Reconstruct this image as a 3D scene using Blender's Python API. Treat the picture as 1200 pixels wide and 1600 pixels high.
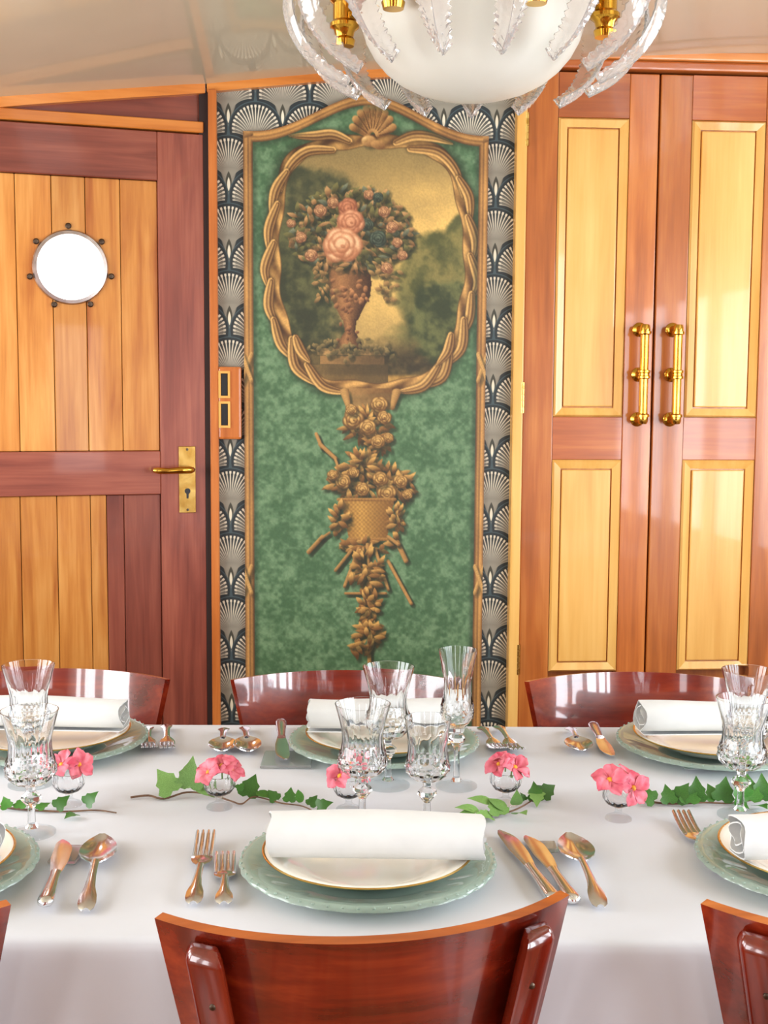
import bpy, bmesh, math, random
import numpy as np
from mathutils import Matrix, Vector
random.seed(7)
R = math.radians
for o in list(bpy.data.objects): bpy.data.objects.remove(o)
scene = bpy.context.scene
COL = scene.collection

# ------------------------------------------------------------------ camera
F = 1900.0; PITCH = math.atan(180/F); ROLL = R(.35); CZ = 1.328     # focal length in pixels of the 1200x1600 frame
_up0 = Vector((0, math.sin(PITCH), math.cos(PITCH))); _fw = Vector((0, math.cos(PITCH), -math.sin(PITCH)))
_c, _s = math.cos(ROLL), math.sin(ROLL)
_rt = Vector((1,0,0))*_c + _up0*_s; _up = _up0*_c - Vector((1,0,0))*_s
cd = bpy.data.cameras.new('camera'); cam = bpy.data.objects.new('camera', cd); COL.objects.link(cam)
cd.sensor_fit = 'VERTICAL'; cd.sensor_height = 36; cd.sensor_width = 27; cd.lens = F/1600*36; cd.clip_start = .02
m = Matrix((_rt, _up, -_fw)).transposed().to_4x4(); m.translation = (0,0,CZ); cam.matrix_world = m
scene.camera = cam

# ------------------------------------------------------------------ world, window light, exposure
w = bpy.data.worlds.new('world'); scene.world = w; w.use_nodes = True
w.node_tree.nodes['Background'].inputs[0].default_value = (.75, .86, 1, 1)
w.node_tree.nodes['Background'].inputs[1].default_value = 1.0
vs = scene.view_settings
vs.view_transform = 'Standard'; vs.look = 'None'; vs.gamma = 1; vs.use_curve_mapping = False
vs.exposure = -0.92
def area(name, loc, target, sx, sy, power, color):
    l = bpy.data.lights.new(name, 'AREA'); l.shape = 'RECTANGLE'; l.size = sx; l.size_y = sy; l.energy = power; l.color = color
    o = bpy.data.objects.new(name, l); COL.objects.link(o); o.location = loc
    o.rotation_euler = (Vector(target)-Vector(loc)).to_track_quat('-Z', 'Y').to_euler(); return o
# window openings of the room: (wall, centre along the wall, centre height, width, height)
XL, XR, YB = -1.85, 2.0, -1.7
REAR_WIN = [(-.95, 1.30, .34, .95), (.95, 1.30, .34, .95)]
LEFT_WIN = [(-.45, 1.20, .34, 1.1), (.25, 1.20, .5, 1.1), (1.15, 1.30, .70, .94), (2.0, 1.40, .6, .74)]
RIGHT_WIN = [(-.62, 1.25, .22, 1.15), (-.18, 1.25, .34, 1.15), (.36, 1.25, .38, 1.15), (.90, 1.25, .34, 1.15), (1.36, 1.25, .30, 1.15), (2.2, 1.48, .8, .84)]
for x, z, a, b in REAR_WIN: area('daylight_rear', (x, YB+.03, z), (x, YB+1, z), a, b, 34*a*b, (.95, .97, 1))
for y, z, a, b in LEFT_WIN: area('daylight_left', (XL+.03, y, z), (XL+1, y, z), a, b, 72*a*b, (.96, .98, 1))
for y, z, a, b in RIGHT_WIN: area('daylight_right', (XR-.03, y, z), (XR-1, y, z), a, b, (105 if y < .5 else 68)*a*b, (.86, .93, 1))

# ------------------------------------------------------------------ layout helpers (photo-frame measurements to metres on real planes)
TZ = .752
def ray(px, py):
    x = (px-600)/F; y = (py-800)/F
    xr = _c*x+_s*y; yr = -_s*x+_c*y
    cp, sp = math.cos(PITCH), math.sin(PITCH)
    return np.array([xr, cp-yr*sp, -(sp+yr*cp)])
def T(px, py, z=TZ):
    r = ray(px, py); t = (z-CZ)/r[2]; return Vector((r[0]*t, r[1]*t, z))
class Frame:
    def __init__(s, x, y, yaw):
        s.o = np.array([x, y, 0.]); s.yaw = yaw
        s.ux = np.array([math.cos(yaw), math.sin(yaw), 0]); s.uy = np.array([-math.sin(yaw), math.cos(yaw), 0])
    def W(s, px, py):
        r = ray(px, py); c = np.array([0, 0, CZ]); t = ((s.o-c)@s.uy)/(r@s.uy); p = c+r*t
        return float((p-s.o)@s.ux), float(p[2])
    def world(s, X, Z=0, Y=0):
        p = s.o+s.ux*X+s.uy*Y; return Vector((p[0], p[1], Z))
    def put(s, o): o.location = tuple(s.o); o.rotation_euler = (0, 0, s.yaw)
FB = Frame(0, 3.2, R(4))                       # panelled wall with the painting and the wardrobe
FD = Frame(-.463, 3.1676, R(17))               # angled wall with the door
def ceil_z(x):
    return float(np.interp(x, [-2.4, -1.6, -.94, -.49, -.07, .83, 1.6, 2.4], [1.74, 1.92, 2.039, 2.106, 2.153, 2.207, 2.225, 2.215]))

# ------------------------------------------------------------------ material helpers
def lin(c): return tuple((v/255/12.92 if v/255 <= .04045 else ((v/255+.055)/1.055)**2.4) for v in c[:3])+(1,)
class E:
    """tiny expression wrapper over Math nodes"""
    nt = None
    def __init__(s, k): s.k = k
    @staticmethod
    def op(o, a, b=None, c=None):
        n = E.nt.nodes.new('ShaderNodeMath'); n.operation = o
        for i, v in enumerate((a, b, c)):
            if v is None: continue
            if isinstance(v, E): E.nt.links.new(v.k, n.inputs[i])
            else: n.inputs[i].default_value = v
        return E(n.outputs[0])
    def __add__(a, b): return E.op('ADD', a, b)
    def __radd__(a, b): return E.op('ADD', b, a)
    def __sub__(a, b): return E.op('SUBTRACT', a, b)
    def __rsub__(a, b): return E.op('SUBTRACT', b, a)
    def __mul__(a, b): return E.op('MULTIPLY', a, b)
    def __rmul__(a, b): return E.op('MULTIPLY', b, a)
    def __truediv__(a, b): return E.op('DIVIDE', a, b)
    def __lt__(a, b): return E.op('LESS_THAN', a, b)
    def __gt__(a, b): return E.op('GREATER_THAN', a, b)
def mat(name, rgb=(200,200,200), rough=.5, metal=0, **kw):
    m = bpy.data.materials.new(name); m.use_nodes = True; b = m.node_tree.nodes['Principled BSDF']
    b.inputs['Base Color'].default_value = lin(rgb); b.inputs['Roughness'].default_value = rough; b.inputs['Metallic'].default_value = metal
    for k, v in kw.items():
        k = {'coat': 'Coat Weight', 'coatr': 'Coat Roughness', 'trans': 'Transmission Weight', 'ior': 'IOR', 'sss': 'Subsurface Weight', 'em': 'Emission Strength', 'spec': 'Specular IOR Level'}[k]
        b.inputs[k].default_value = v
    if 'em' in kw: b.inputs['Emission Color'].default_value = lin(rgb)
    return m
def nodes(m): return m.node_tree.nodes, m.node_tree.links, m.node_tree.nodes['Principled BSDF']
def noisy(m, c1, c2, scale=8, detail=4, bump=0, stretch=(1,1,1), rand=0):
    """procedural colour variation (and fine relief) on a Principled material"""
    N, L, b = nodes(m)
    tc = N.new('ShaderNodeTexCoord'); mp = N.new('ShaderNodeMapping'); mp.inputs['Scale'].default_value = stretch
    oi = N.new('ShaderNodeObjectInfo'); va = N.new('ShaderNodeVectorMath'); va.operation = 'ADD'
    cm = N.new('ShaderNodeMath'); cm.operation = 'MULTIPLY'; cm.inputs[1].default_value = 13.0; L.new(oi.outputs['Random'], cm.inputs[0])
    L.new(tc.outputs['Object'], va.inputs[0]); L.new(cm.outputs[0], va.inputs[1]); L.new(va.outputs[0], mp.inputs['Vector'])
    nz = N.new('ShaderNodeTexNoise'); nz.inputs['Scale'].default_value = scale; nz.inputs['Detail'].default_value = detail
    L.new(mp.outputs[0], nz.inputs['Vector'])
    rp = N.new('ShaderNodeValToRGB'); rp.color_ramp.elements[0].position = .3; rp.color_ramp.elements[1].position = .7
    rp.color_ramp.elements[0].color = lin(c1); rp.color_ramp.elements[1].color = lin(c2)
    L.new(nz.outputs['Fac'], rp.inputs['Fac'])
    out = rp.outputs[0]
    if rand:
        hs = N.new('ShaderNodeHueSaturation'); mr = N.new('ShaderNodeMapRange')
        mr.inputs['To Min'].default_value = 1-rand; mr.inputs['To Max'].default_value = 1+rand
        L.new(oi.outputs['Random'], mr.inputs['Value']); L.new(mr.outputs[0], hs.inputs['Value']); L.new(out, hs.inputs['Color']); out = hs.outputs[0]
    L.new(out, b.inputs['Base Color'])
    if bump:
        bn = N.new('ShaderNodeBump'); bn.inputs['Strength'].default_value = bump; bn.inputs['Distance'].default_value = .002
        L.new(nz.outputs['Fac'], bn.inputs['Height']); L.new(bn.outputs[0], b.inputs['Normal'])
    return m
def wood(name, dark, mid, light, axis=2, rough=.32, coat=.35, rand=.12, scale=1.0, contrast=1.0):
    """varnished timber: long grain streaks along one axis, broad colour figure, fine pores"""
    m = mat(name, mid, rough, coat=coat, coatr=.05); N, L, b = nodes(m)
    tc = N.new('ShaderNodeTexCoord'); oi = N.new('ShaderNodeObjectInfo')
    cm = N.new('ShaderNodeMath'); cm.operation = 'MULTIPLY'; cm.inputs[1].default_value = 17.0; L.new(oi.outputs['Random'], cm.inputs[0])
    va = N.new('ShaderNodeVectorMath'); va.operation = 'ADD'; L.new(tc.outputs['Object'], va.inputs[0]); L.new(cm.outputs[0], va.inputs[1])
    def n(sc, along, across, detail, dist=0):
        s = [across]*3; s[axis] = along
        mp = N.new('ShaderNodeMapping'); mp.inputs['Scale'].default_value = s; L.new(va.outputs[0], mp.inputs['Vector'])
        z = N.new('ShaderNodeTexNoise'); z.inputs['Scale'].default_value = sc*scale; z.inputs['Detail'].default_value = detail; z.inputs['Distortion'].default_value = dist
        L.new(mp.outputs[0], z.inputs['Vector']); return z.outputs['Fac']
    E.nt = m.node_tree
    g = E(n(6, .35, 4.5, 6, .6)); f = E(n(3, .8, 1.6, 3, .4)); p = E(n(30, .25, 6, 3))
    v = g*.5+f*.35+p*.15
    rp = N.new('ShaderNodeValToRGB'); e = rp.color_ramp.elements
    d = .16/contrast
    e[0].position = .5-d; e[0].color = lin(dark); e[1].position = .5+d; e[1].color = lin(light); k = e.new(.5); k.color = lin(mid)
    L.new(v.k, rp.inputs['Fac'])
    hs = N.new('ShaderNodeHueSaturation'); mr = N.new('ShaderNodeMapRange'); mr.inputs['To Min'].default_value = 1-rand; mr.inputs['To Max'].default_value = 1+rand
    L.new(oi.outputs['Random'], mr.inputs['Value']); L.new(mr.outputs[0], hs.inputs['Value']); L.new(rp.outputs[0], hs.inputs['Color'])
    L.new(hs.outputs[0], b.inputs['Base Color'])
    bn = N.new('ShaderNodeBump'); bn.inputs['Strength'].default_value = .06; bn.inputs['Distance'].default_value = .001
    L.new(p.k, bn.inputs['Height']); L.new(bn.outputs[0], b.inputs['Normal'])
    return m
M = {}
M['mahogany'] = wood('mahogany', (98,44,34), (134,68,52), (162,92,70), 2)
M['mahogany_h'] = wood('mahogany_horizontal', (98,44,34), (134,68,52), (162,92,70), 0)
M['teak'] = wood('golden_teak', (168,92,34), (202,132,60), (224,162,88), 2, contrast=1.1)
M['cherry'] = wood('cherry', (146,74,22), (182,100,38), (206,128,58), 2)
M['cherry_h'] = wood('cherry_horizontal', (138,66,24), (170,88,36), (194,114,54), 0)
M['maple'] = wood('maple', (214,152,66), (230,176,92), (240,194,114), 2, rand=.05, scale=.7)
M['trim'] = wood('orange_trim', (176,96,34), (206,124,52), (222,146,72), 0, rand=.05)
M['trim_v'] = wood('orange_trim_vertical', (168,88,34), (196,112,50), (214,136,70), 2, rand=.05)
M['chair'] = wood('bentwood', (62,10,4), (112,28,10), (150,52,21), 0, rough=.22, coat=1.0, rand=.06)
nodes(M['chair'])[2].inputs['Coat IOR'].default_value = 1.62
M['chair_v'] = wood('bentwood_post', (62,11,5), (100,24,10), (130,40,18), 2, rough=.18, coat=.7, rand=.05)
M['chair_edge'] = wood('plywood_edge', (140,66,22), (178,94,36), (200,120,56), 0, rough=.3, coat=.5, rand=.04)
M['gap_shade'] = mat('painted_gap_shade', (40,18,12), .7)  # shade of narrow gaps, given as a dark colour
M['brass'] = noisy(mat('polished_brass', (216,168,60), .16, 1), (204,150,48), (226,182,84), 14)
M['brass_old'] = noisy(mat('worn_brass', (206,168,84), .26, 1), (184,140,62), (222,188,110), 40, 5)
M['silver'] = noisy(mat('silver_plate', (228,229,232), .15, 1), (222,223,226), (240,241,244), 30)
M['bolt'] = noisy(mat('bolt_metal', (92,78,66), .4, 1), (70,58,50), (110,96,82), 60)
M['ringmetal'] = noisy(mat('pale_steel', (190,178,172), .3, 1), (176,164,158), (204,194,188), 40)
M['black'] = noisy(mat('black_rocker', (24,24,26), .35), (18,18,20), (30,30,32), 30)
M['ceiling'] = noisy(mat('glossy_cream_paint', (194,185,160), .3, coat=.6, coatr=.06), (190,181,156), (198,189,164), 3)
M['plaster'] = noisy(mat('cream_wall_paint', (214,202,180), .6), (208,196,174), (220,208,188), 3)
M['floor'] = wood('floor_boards', (96,54,28), (124,74,40), (146,94,54), 1)
def cloth_mat(name, rgb, sc, st):
    m = noisy(mat(name, rgb, .85), tuple(v-5 for v in rgb), rgb, sc, 5, st, rand=.0); nodes(m)[2].inputs['Sheen Weight'].default_value = .15; return m
M['cloth'] = cloth_mat('white_table_linen', (206,208,215), 9, .25)
M['napkin'] = cloth_mat('white_napkin_linen', (212,213,212), 40, .3)
M['porcelain'] = noisy(mat('ivory_porcelain', (240,236,226), .08, coat=.3), (237,232,220), (243,240,232), 10)
M['gold'] = noisy(mat('gilt_rim', (228,186,104), .22, 1), (216,170,86), (236,200,124), 60)
M['charger'] = noisy(mat('sage_glass', (206,226,214), .05, trans=.65, ior=1.42), (198,220,207), (214,232,221), 12)
def airy(name, rgb, fac, ior, rough=0.0):
    """clear thin glass: part straight-through, part refracting"""
    m = mat(name, rgb, rough, trans=1.0, ior=ior); N, L, b = nodes(m)
    t = N.new('ShaderNodeBsdfTransparent'); t.inputs[0].default_value = lin(rgb); x = N.new('ShaderNodeMixShader'); x.inputs[0].default_value = fac
    o = [n for n in N if n.type == 'OUTPUT_MATERIAL'][0]
    L.new(t.outputs[0], x.inputs[1]); L.new(b.outputs[0], x.inputs[2]); L.new(x.outputs[0], o.inputs[0]); return m
M['crystal'] = mat('cut_crystal', (253,254,255), .0, trans=1.0, ior=1.46)
M['crystal_thin'] = airy('thin_crystal', (250,252,253), .22, 1.4)
M['tile'] = mat('grey_glass', (228,232,232), .04, trans=.8, ior=1.35)
M['frost'] = noisy(mat('frosted_glass', (236,234,222), .35, trans=.35, ior=1.3), (230,228,214), (242,240,230), 6)
N_, L_, B_ = nodes(M['frost']); B_.inputs['Subsurface Weight'].default_value = .0
M['leafglass'] = mat('moulded_glass', (255,252,248), .07, trans=.82, ior=1.5)
M['petal'] = noisy(mat('pink_petal', (226,92,116), .55, sss=.1), (210,62,92), (240,134,150), 60, rand=.08)
M['stamen'] = noisy(mat('yellow_stamen', (232,160,30), .6), (220,140,20), (240,184,60), 200)
M['leaf'] = noisy(mat('ivy_leaf', (48,104,34), .38), (34,84,26), (78,136,48), 45, rand=.25)
M['leaf_pale'] = noisy(mat('pale_leaf', (112,160,78), .45), (92,140,62), (140,182,104), 45, rand=.15)
M['stem'] = noisy(mat('woody_stem', (112,80,58), .7), (86,60,44), (134,100,74), 80)
M['pane'] = mat('daylit_pane', (255,255,255), .2, em=6.0)
M['skyglass'] = mat('window_glass', (240,246,250), .02, trans=1.0, ior=1.1)

# wallpaper: overlapping deco fans printed in cream on navy
def make_wallpaper():
    m = mat('deco_fan_wallpaper', (40,52,62), .55); N, L, b = nodes(m); E.nt = m.node_tree
    tc = N.new('ShaderNodeTexCoord'); sp = N.new('ShaderNodeSeparateXYZ'); L.new(tc.outputs['Object'], sp.inputs[0])
    U = .00168                                                       # metres per pattern unit
    x = E(sp.outputs['X'])/U - (-.403/U); z = (1.990-E(sp.outputs['Z']))/U   # z runs down from a fan top
    P, Q, r0 = 82.0, 101.0, 41.0
    fm = lambda a, p: E.op('FLOORED_MODULO', a, p)
    wrap = lambda a: fm(a+P/2, P)-P/2
    xa = wrap(x); xb = wrap(x+P/2); da = fm(z, Q); db = fm(z+Q/2, Q)
    s = da < db
    mix = lambda f, a, c: f*a+(1-f)*c
    d1 = E.op('MINIMUM', da, db); x1 = mix(s, xa, xb); x2 = mix(s, xb, xa)
    q = d1-r0
    ins = E.op('MAXIMUM', d1 > r0, E.op('SQRT', x1*x1+q*q) < r0)
    d = mix(ins, d1, d1+Q/2); X = mix(ins, x1, x2)
    h = 82.0-d
    r2 = X*X+h*h+.01; r = E.op('SQRT', r2); kap = X*82.0/r2                # rays are arcs leaving the fan's foot upright
    phi = E.op('ARCTANGENT', kap)*2.0; per = R(9.9)
    fr = E.op('ABSOLUTE', fm(phi/per+.5, 1.0)-.5)*per*r2*(1+kap*kap)/164.0    # distance across the nearest ray
    qd = d-r0
    e = r0-E.op('SQRT', X*X+qd*qd)                                        # distance inside the round outline
    sm = lambda a, lo, hi: E.op('MINIMUM', E.op('MAXIMUM', (a-lo)/(hi-lo), 0.0), 1.0)
    side = 1-sm(E.op('ABSOLUTE', phi), R(99), R(100.5))
    wd = .30+r*.0070
    ray_ = (1-sm(fr-wd, -.35, .35))*sm(e, 5.2, 6.0)*side
    dot = (1-sm(fr-1.55, -.4, .4))*sm(e, 5.0, 5.8)*(1-sm(e, 8.6, 10.2))*side
    ink = E.op('MAXIMUM', ray_, dot)*sm(r, 34.0, 58.0)
    k = (d-73.5)/10.5; eye = sm((1-k*k)*2.3-E.op('ABSOLUTE', X), -.4, .4)
    k2 = (d-70.0)/16.0; halo = sm((1-k2*k2)*4.6-E.op('ABSOLUTE', X), -.5, .5)
    grey = (1-sm(r, 28.0, 72.0))*sm(side, .2, .8)*sm(e, 4.5, 8.0)
    low = (d > 55.0)*(1-sm(E.op('ABSOLUTE', X)-(91.0-d)*.32, -1.0, 1.0))          # grey foot between the neighbouring fans
    def mixc(f, a, c):
        n = N.new('ShaderNodeMix'); n.data_type = 'RGBA'; L.new(f.k, n.inputs[0])
        for i, v in ((6, a), (7, c)):
            if isinstance(v, tuple): n.inputs[i].default_value = lin(v)
            else: L.new(v, n.inputs[i])
        return n.outputs[2]
    ab = E.op('ABSOLUTE', e)
    line = (1-sm(ab, 1.0, 2.0))*.8
    c = mixc(grey, (38,46,48), (146,140,124))
    c = mixc(E.op('MAXIMUM', low, 0.0)*.9, c, (146,140,124))
    c = mixc(line, c, (70,88,92))
    c = mixc(halo, c, (66,64,52))
    c = mixc(ink, c, (222,212,188))
    c = mixc(eye, c, (230,222,196))
    L.new(c, b.inputs['Base Color']); return m
M['wallpaper'] = make_wallpaper()
def attr_mat(name, rough):
    m = mat(name, (120,120,120), rough); N, L, b = nodes(m)
    a = N.new('ShaderNodeAttribute'); a.attribute_name = 'print'; L.new(a.outputs['Color'], b.inputs['Base Color'])
    nz = N.new('ShaderNodeTexNoise'); nz.inputs['Scale'].default_value = 700; bn = N.new('ShaderNodeBump'); bn.inputs['Strength'].default_value = .12; bn.inputs['Distance'].default_value = .001
    L.new(nz.outputs['Fac'], bn.inputs['Height']); L.new(bn.outputs[0], b.inputs['Normal']); return m
M['print'] = attr_mat('printed_canvas', .5)

# ------------------------------------------------------------------ mesh helpers
class MB:
    def __init__(s): s.v = []; s.f = []
    def add(s, v, f):
        b = len(s.v); s.v += [tuple(p) for p in v]; s.f += [tuple(i+b for i in q) for q in f]; return s
    def box(s, x0, x1, y0, y1, z0, z1):
        v = [(x, y, z) for z in (z0, z1) for y in (y0, y1) for x in (x0, x1)]
        return s.add(v, [(0,2,3,1), (4,5,7,6), (0,1,5,4), (2,6,7,3), (0,4,6,2), (1,3,7,5)])
    def prism(s, pts, y0, y1):
        """polygon in X/Z (counter-clockwise seen from -Y) pushed through Y"""
        n = len(pts); v = [(x, y0, z) for x, z in pts]+[(x, y1, z) for x, z in pts]
        f = [tuple(range(n)), tuple(reversed(range(n, 2*n)))]+[(i, i+n, (i+1) % n+n, (i+1) % n) for i in range(n)]
        return s.add(v, f)
    def lathe(s, prof, seg=32, mod=None, org=(0,0,0), closed=False, ax='z'):
        """prof: (r, z) list; r=0 ends are capped with a point"""
        rings = []; v = []; f = []
        for j, (r, z) in enumerate(prof):
            if r < 1e-6: rings.append([len(v)]); v.append((0, 0, z))
            else:
                ring = []
                for i in range(seg):
                    a = 2*math.pi*i/seg; q = r*(mod(a, z, j) if mod else 1)
                    ring.append(len(v)); v.append((q*math.cos(a), q*math.sin(a), z))
                rings.append(ring)
        pr = list(zip(rings[:-1], rings[1:]))
        if closed: pr.append((rings[-1], rings[0]))
        for a, b in pr:
            for i in range(seg):
                k = (i+1) % seg
                if len(a) == 1 and len(b) == 1: continue
                if len(a) == 1: f.append((a[0], b[k], b[i]))
                elif len(b) == 1: f.append((a[i], a[k], b[0]))
                else: f.append((a[i], a[k], b[k], b[i]))
        if ax == 'y': v = [(x, -z, y) for x, y, z in v]              # axis turned to point towards -Y
        if ax == 'x': v = [(z, x, y) for x, y, z in v]
        return s.add([(p[0]+org[0], p[1]+org[1], p[2]+org[2]) for p in v], f)
    def tube(s, pts, rad, seg=8, flat=(1,1)):
        pts = [Vector(p) for p in pts]; n = len(pts); v = []; f = []
        for i, p in enumerate(pts):
            t = (pts[min(i+1, n-1)]-pts[max(i-1, 0)]).normalized()
            ref = Vector((0,0,1)) if abs(t.z) < .9 else Vector((0,1,0))
            a = t.cross(ref).normalized(); b = a.cross(t).normalized()
            r = rad[i] if isinstance(rad, (list, tuple)) else rad
            for k in range(seg):
                q = 2*math.pi*k/seg; v.append(p+a*(math.cos(q)*r*flat[0])+b*(math.sin(q)*r*flat[1]))
        for i in range(n-1):
            for k in range(seg):
                l = (k+1) % seg; f.append((i*seg+k, i*seg+l, (i+1)*seg+l, (i+1)*seg+k))
        f.append(tuple(reversed(range(seg)))); f.append(tuple(range((n-1)*seg, n*seg)))
        return s.add(v, f)
    def sheet(s, grid, thick=None):
        """grid[i][j] of points -> surface, optionally closed with a thickness along its normals"""
        ni, nj = len(grid), len(grid[0]); top = [Vector(p) for row in grid for p in row]; idx = lambda i, j: i*nj+j
        f = [(idx(i,j), idx(i+1,j), idx(i+1,j+1), idx(i,j+1)) for i in range(ni-1) for j in range(nj-1)]
        if thick is None: return s.add(top, f)
        nor = []
        for i in range(ni):
            for j in range(nj):
                a = top[idx(min(i+1,ni-1),j)]-top[idx(max(i-1,0),j)]; b = top[idx(i,min(j+1,nj-1))]-top[idx(i,max(j-1,0))]
                c = a.cross(b); nor.append(c.normalized() if c.length > 1e-12 else Vector((0,0,1)))
        n = len(top); v = top+[p-q*thick for p, q in zip(top, nor)]
        f += [tuple(reversed([i+n for i in q])) for q in f]
        bd = [idx(i,0) for i in range(ni)]+[idx(ni-1,j) for j in range(1,nj)]+[idx(i,nj-1) for i in range(ni-2,-1,-1)]+[idx(0,j) for j in range(nj-2,0,-1)]
        for a, b in zip(bd, bd[1:]+bd[:1]): f.append((b, a, a+n, b+n))
        return s.add(v, f)
    def mesh(s, name, bevel=0, seg=1, smooth=None, fix=True):
        me = bpy.data.meshes.new(name); me.from_pydata(s.v, [], s.f); me.update()
        bm = bmesh.new(); bm.from_mesh(me)
        if fix: bmesh.ops.recalc_face_normals(bm, faces=bm.faces)
        if bevel: bmesh.ops.bevel(bm, geom=list(bm.edges), offset=bevel, segments=seg, affect='EDGES', profile=.6, clamp_overlap=True)
        bm.to_mesh(me); bm.free()
        if smooth is not None:
            me.shade_smooth()
            if smooth < 180: me.set_sharp_from_angle(angle=R(smooth))
        return me
    def build(s, name, mt, parent=None, bevel=0, seg=1, smooth=None, fix=True):
        return link(name, s.mesh(name, bevel, seg, smooth, fix), mt, parent)
def link(name, me, mt, parent=None):
    if mt is not None and not me.materials: me.materials.append(M[mt] if isinstance(mt, str) else mt)
    o = bpy.data.objects.new(name, me); COL.objects.link(o)
    if parent is not None: o.parent = parent
    return o
def empty(name, loc=(0,0,0), rz=0):
    o = bpy.data.objects.new(name, None); COL.objects.link(o); o.location = loc; o.rotation_euler = (0,0,rz); o.empty_display_size = .05; return o
def tag(o, label=None, cat=None, group=None, kind=None):
    for k, v in (('label', label), ('category', cat), ('group', group), ('kind', kind)):
        if v: o[k] = v
    return o
def copy_tree(o, parent=None):
    c = o.copy(); COL.objects.link(c); c.parent = parent
    for ch in list(o.children): copy_tree(ch, c)
    return c
def bx(name, mt, parent, x0, x1, y0, y1, z0, z1, bevel=.0015, seg=1):
    return MB().box(x0, x1, y0, y1, z0, z1).build(name, mt, parent, bevel, seg)

# ================================================================== the room
def struct(name, mb, mt, fr=None, label=None, **k):
    o = mb.build(name, mt, **k); tag(o, label, kind='structure')
    if fr: fr.put(o)
    return o
struct('floor', MB().box(XL-.1, XR+.1, YB-.1, 4.2, -.06, 0), 'floor', label='brown board floor of the saloon')
# cambered ceiling: profile across x, drawn along y
xs = np.linspace(XL-.12, XR+.12, 40)
cm_ = MB().sheet([[(x, YB-.1, ceil_z(x)), (x, 4.2, ceil_z(x))] for x in xs], -.04)
struct('ceiling', cm_, 'ceiling', smooth=40, label='glossy cream cambered ceiling')
def holed(name, u0, u1, z0, z1, holes, place, th):
    us = sorted({u0, u1} | {v for h in holes for v in (h[0]-h[2]/2, h[0]+h[2]/2)}); zs = sorted({z0, z1} | {v for h in holes for v in (h[1]-h[3]/2, h[1]+h[3]/2)})
    mb = MB()
    for a, b in zip(us, us[1:]):
        for c, d in zip(zs, zs[1:]):
            if any(abs((a+b)/2-h[0]) < h[2]/2 and abs((c+d)/2-h[1]) < h[3]/2 for h in holes): continue
            place(mb, a, b, c, d, th)
    return mb
struct('wall_rear', holed('r', XL, XR, 0, 2.3, REAR_WIN, lambda mb, a, b, c, d, t: mb.box(a, b, YB-t, YB, c, d), .08), 'mahogany', label='mahogany wall with windows behind the viewer')
struct('wall_left', holed('l', YB, 2.74, 0, 2.3, LEFT_WIN, lambda mb, a, b, c, d, t: mb.box(XL-t, XL, a, b, c, d), .08), 'plaster', label='cream side wall with windows on the left')
struct('wall_right', holed('r', YB, 3.4, 0, 2.3, RIGHT_WIN, lambda mb, a, b, c, d, t: mb.box(XR, XR+t, a, b, c, d), .08), 'plaster', label='cream side wall with windows on the right')
nwin = 0
def window(axis, pos, c, z, wd, ht, sgn):
    global nwin; nwin += 1
    t = empty(f'window_{nwin}', (c, pos, z) if axis == 'y' else (pos, c, z), 0 if axis == 'y' else R(90)); tag(t, 'timber framed window letting daylight into the saloon', kind='structure')
    f = MB(); b = .045
    for s in (-1, 1):
        f.box(s*wd/2-(b if s > 0 else 0), s*wd/2+(b if s < 0 else 0), -.07, .0, -ht/2, ht/2)
        f.box(-wd/2, wd/2, -.07, .0, s*ht/2-(b if s > 0 else 0), s*ht/2+(b if s < 0 else 0))
    if sgn < 0: f.v = [(x, -y, zz) for x, y, zz in f.v]
    f.build('window_frame', 'cherry', t)
    MB().box(-wd/2+b, wd/2-b, -.045*sgn-.003, -.045*sgn+.003, -ht/2+b, ht/2-b).build('pane', 'skyglass', t)
for x, z, a, b in REAR_WIN: window('y', YB, x, z, a, b, 1)
for y, z, a, b in LEFT_WIN: window('x', XL, y, z, a, b, -1)
for y, z, a, b in RIGHT_WIN: window('x', XR, y, z, a, b, 1)

# -------- painted-panel wall
X_ = lambda px, py=600: FB.W(px, py)[0]
Z_ = lambda py, px=600: FB.W(px, py)[1]
struct('wall_back', MB().prism([(-.46, 0), (.345, 0), (.345, 2.19), (0, 2.17), (-.46, 2.12)], 0, .08), 'wallpaper', FB, 'wall papered with navy and cream art deco fans')
struct('wall_far_right', MB().box(1.10, 2.05, 0, .08, 0, 2.27), 'cherry', FB, 'timber wall beyond the wardrobe')
# ceiling trim strips
def ceiling_trim(name, fr, a, b, h, y0, label, mt='trim', n=8):
    us = np.linspace(a, b, n); mb = MB()
    up = [(u, ceil_z(fr.world(u)[0])+.004) for u in us]
    pts = [(u, z-h) for u, z in up]+[(u, z) for u, z in reversed(up)]
    mb.prism(pts, y0, .02); return struct(name, mb, mt, fr, label)
ceiling_trim('trim_1', FD, -1.4, .0, .026, -.022, 'narrow orange timber strip sloping under the ceiling above the door')
ceiling_trim('trim_2', FB, -.455, .345, .024, -.020, 'narrow orange timber strip under the ceiling above the painted panel')
# posts each side of the papered strip
struct('trim_3', MB().box(-.452, -.431, -.03, 0, 0, 2.095), 'trim_v', FB, 'slim upright timber post beside the door', bevel=.002)
struct('gap_shade_strip', MB().box(-.476, -.452, -.012, .03, 0, 2.09), 'gap_shade', FB, 'dark strip coloured as the shaded gap between door and post')  # solid strip, the gap's shade is in its dark colour

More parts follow.
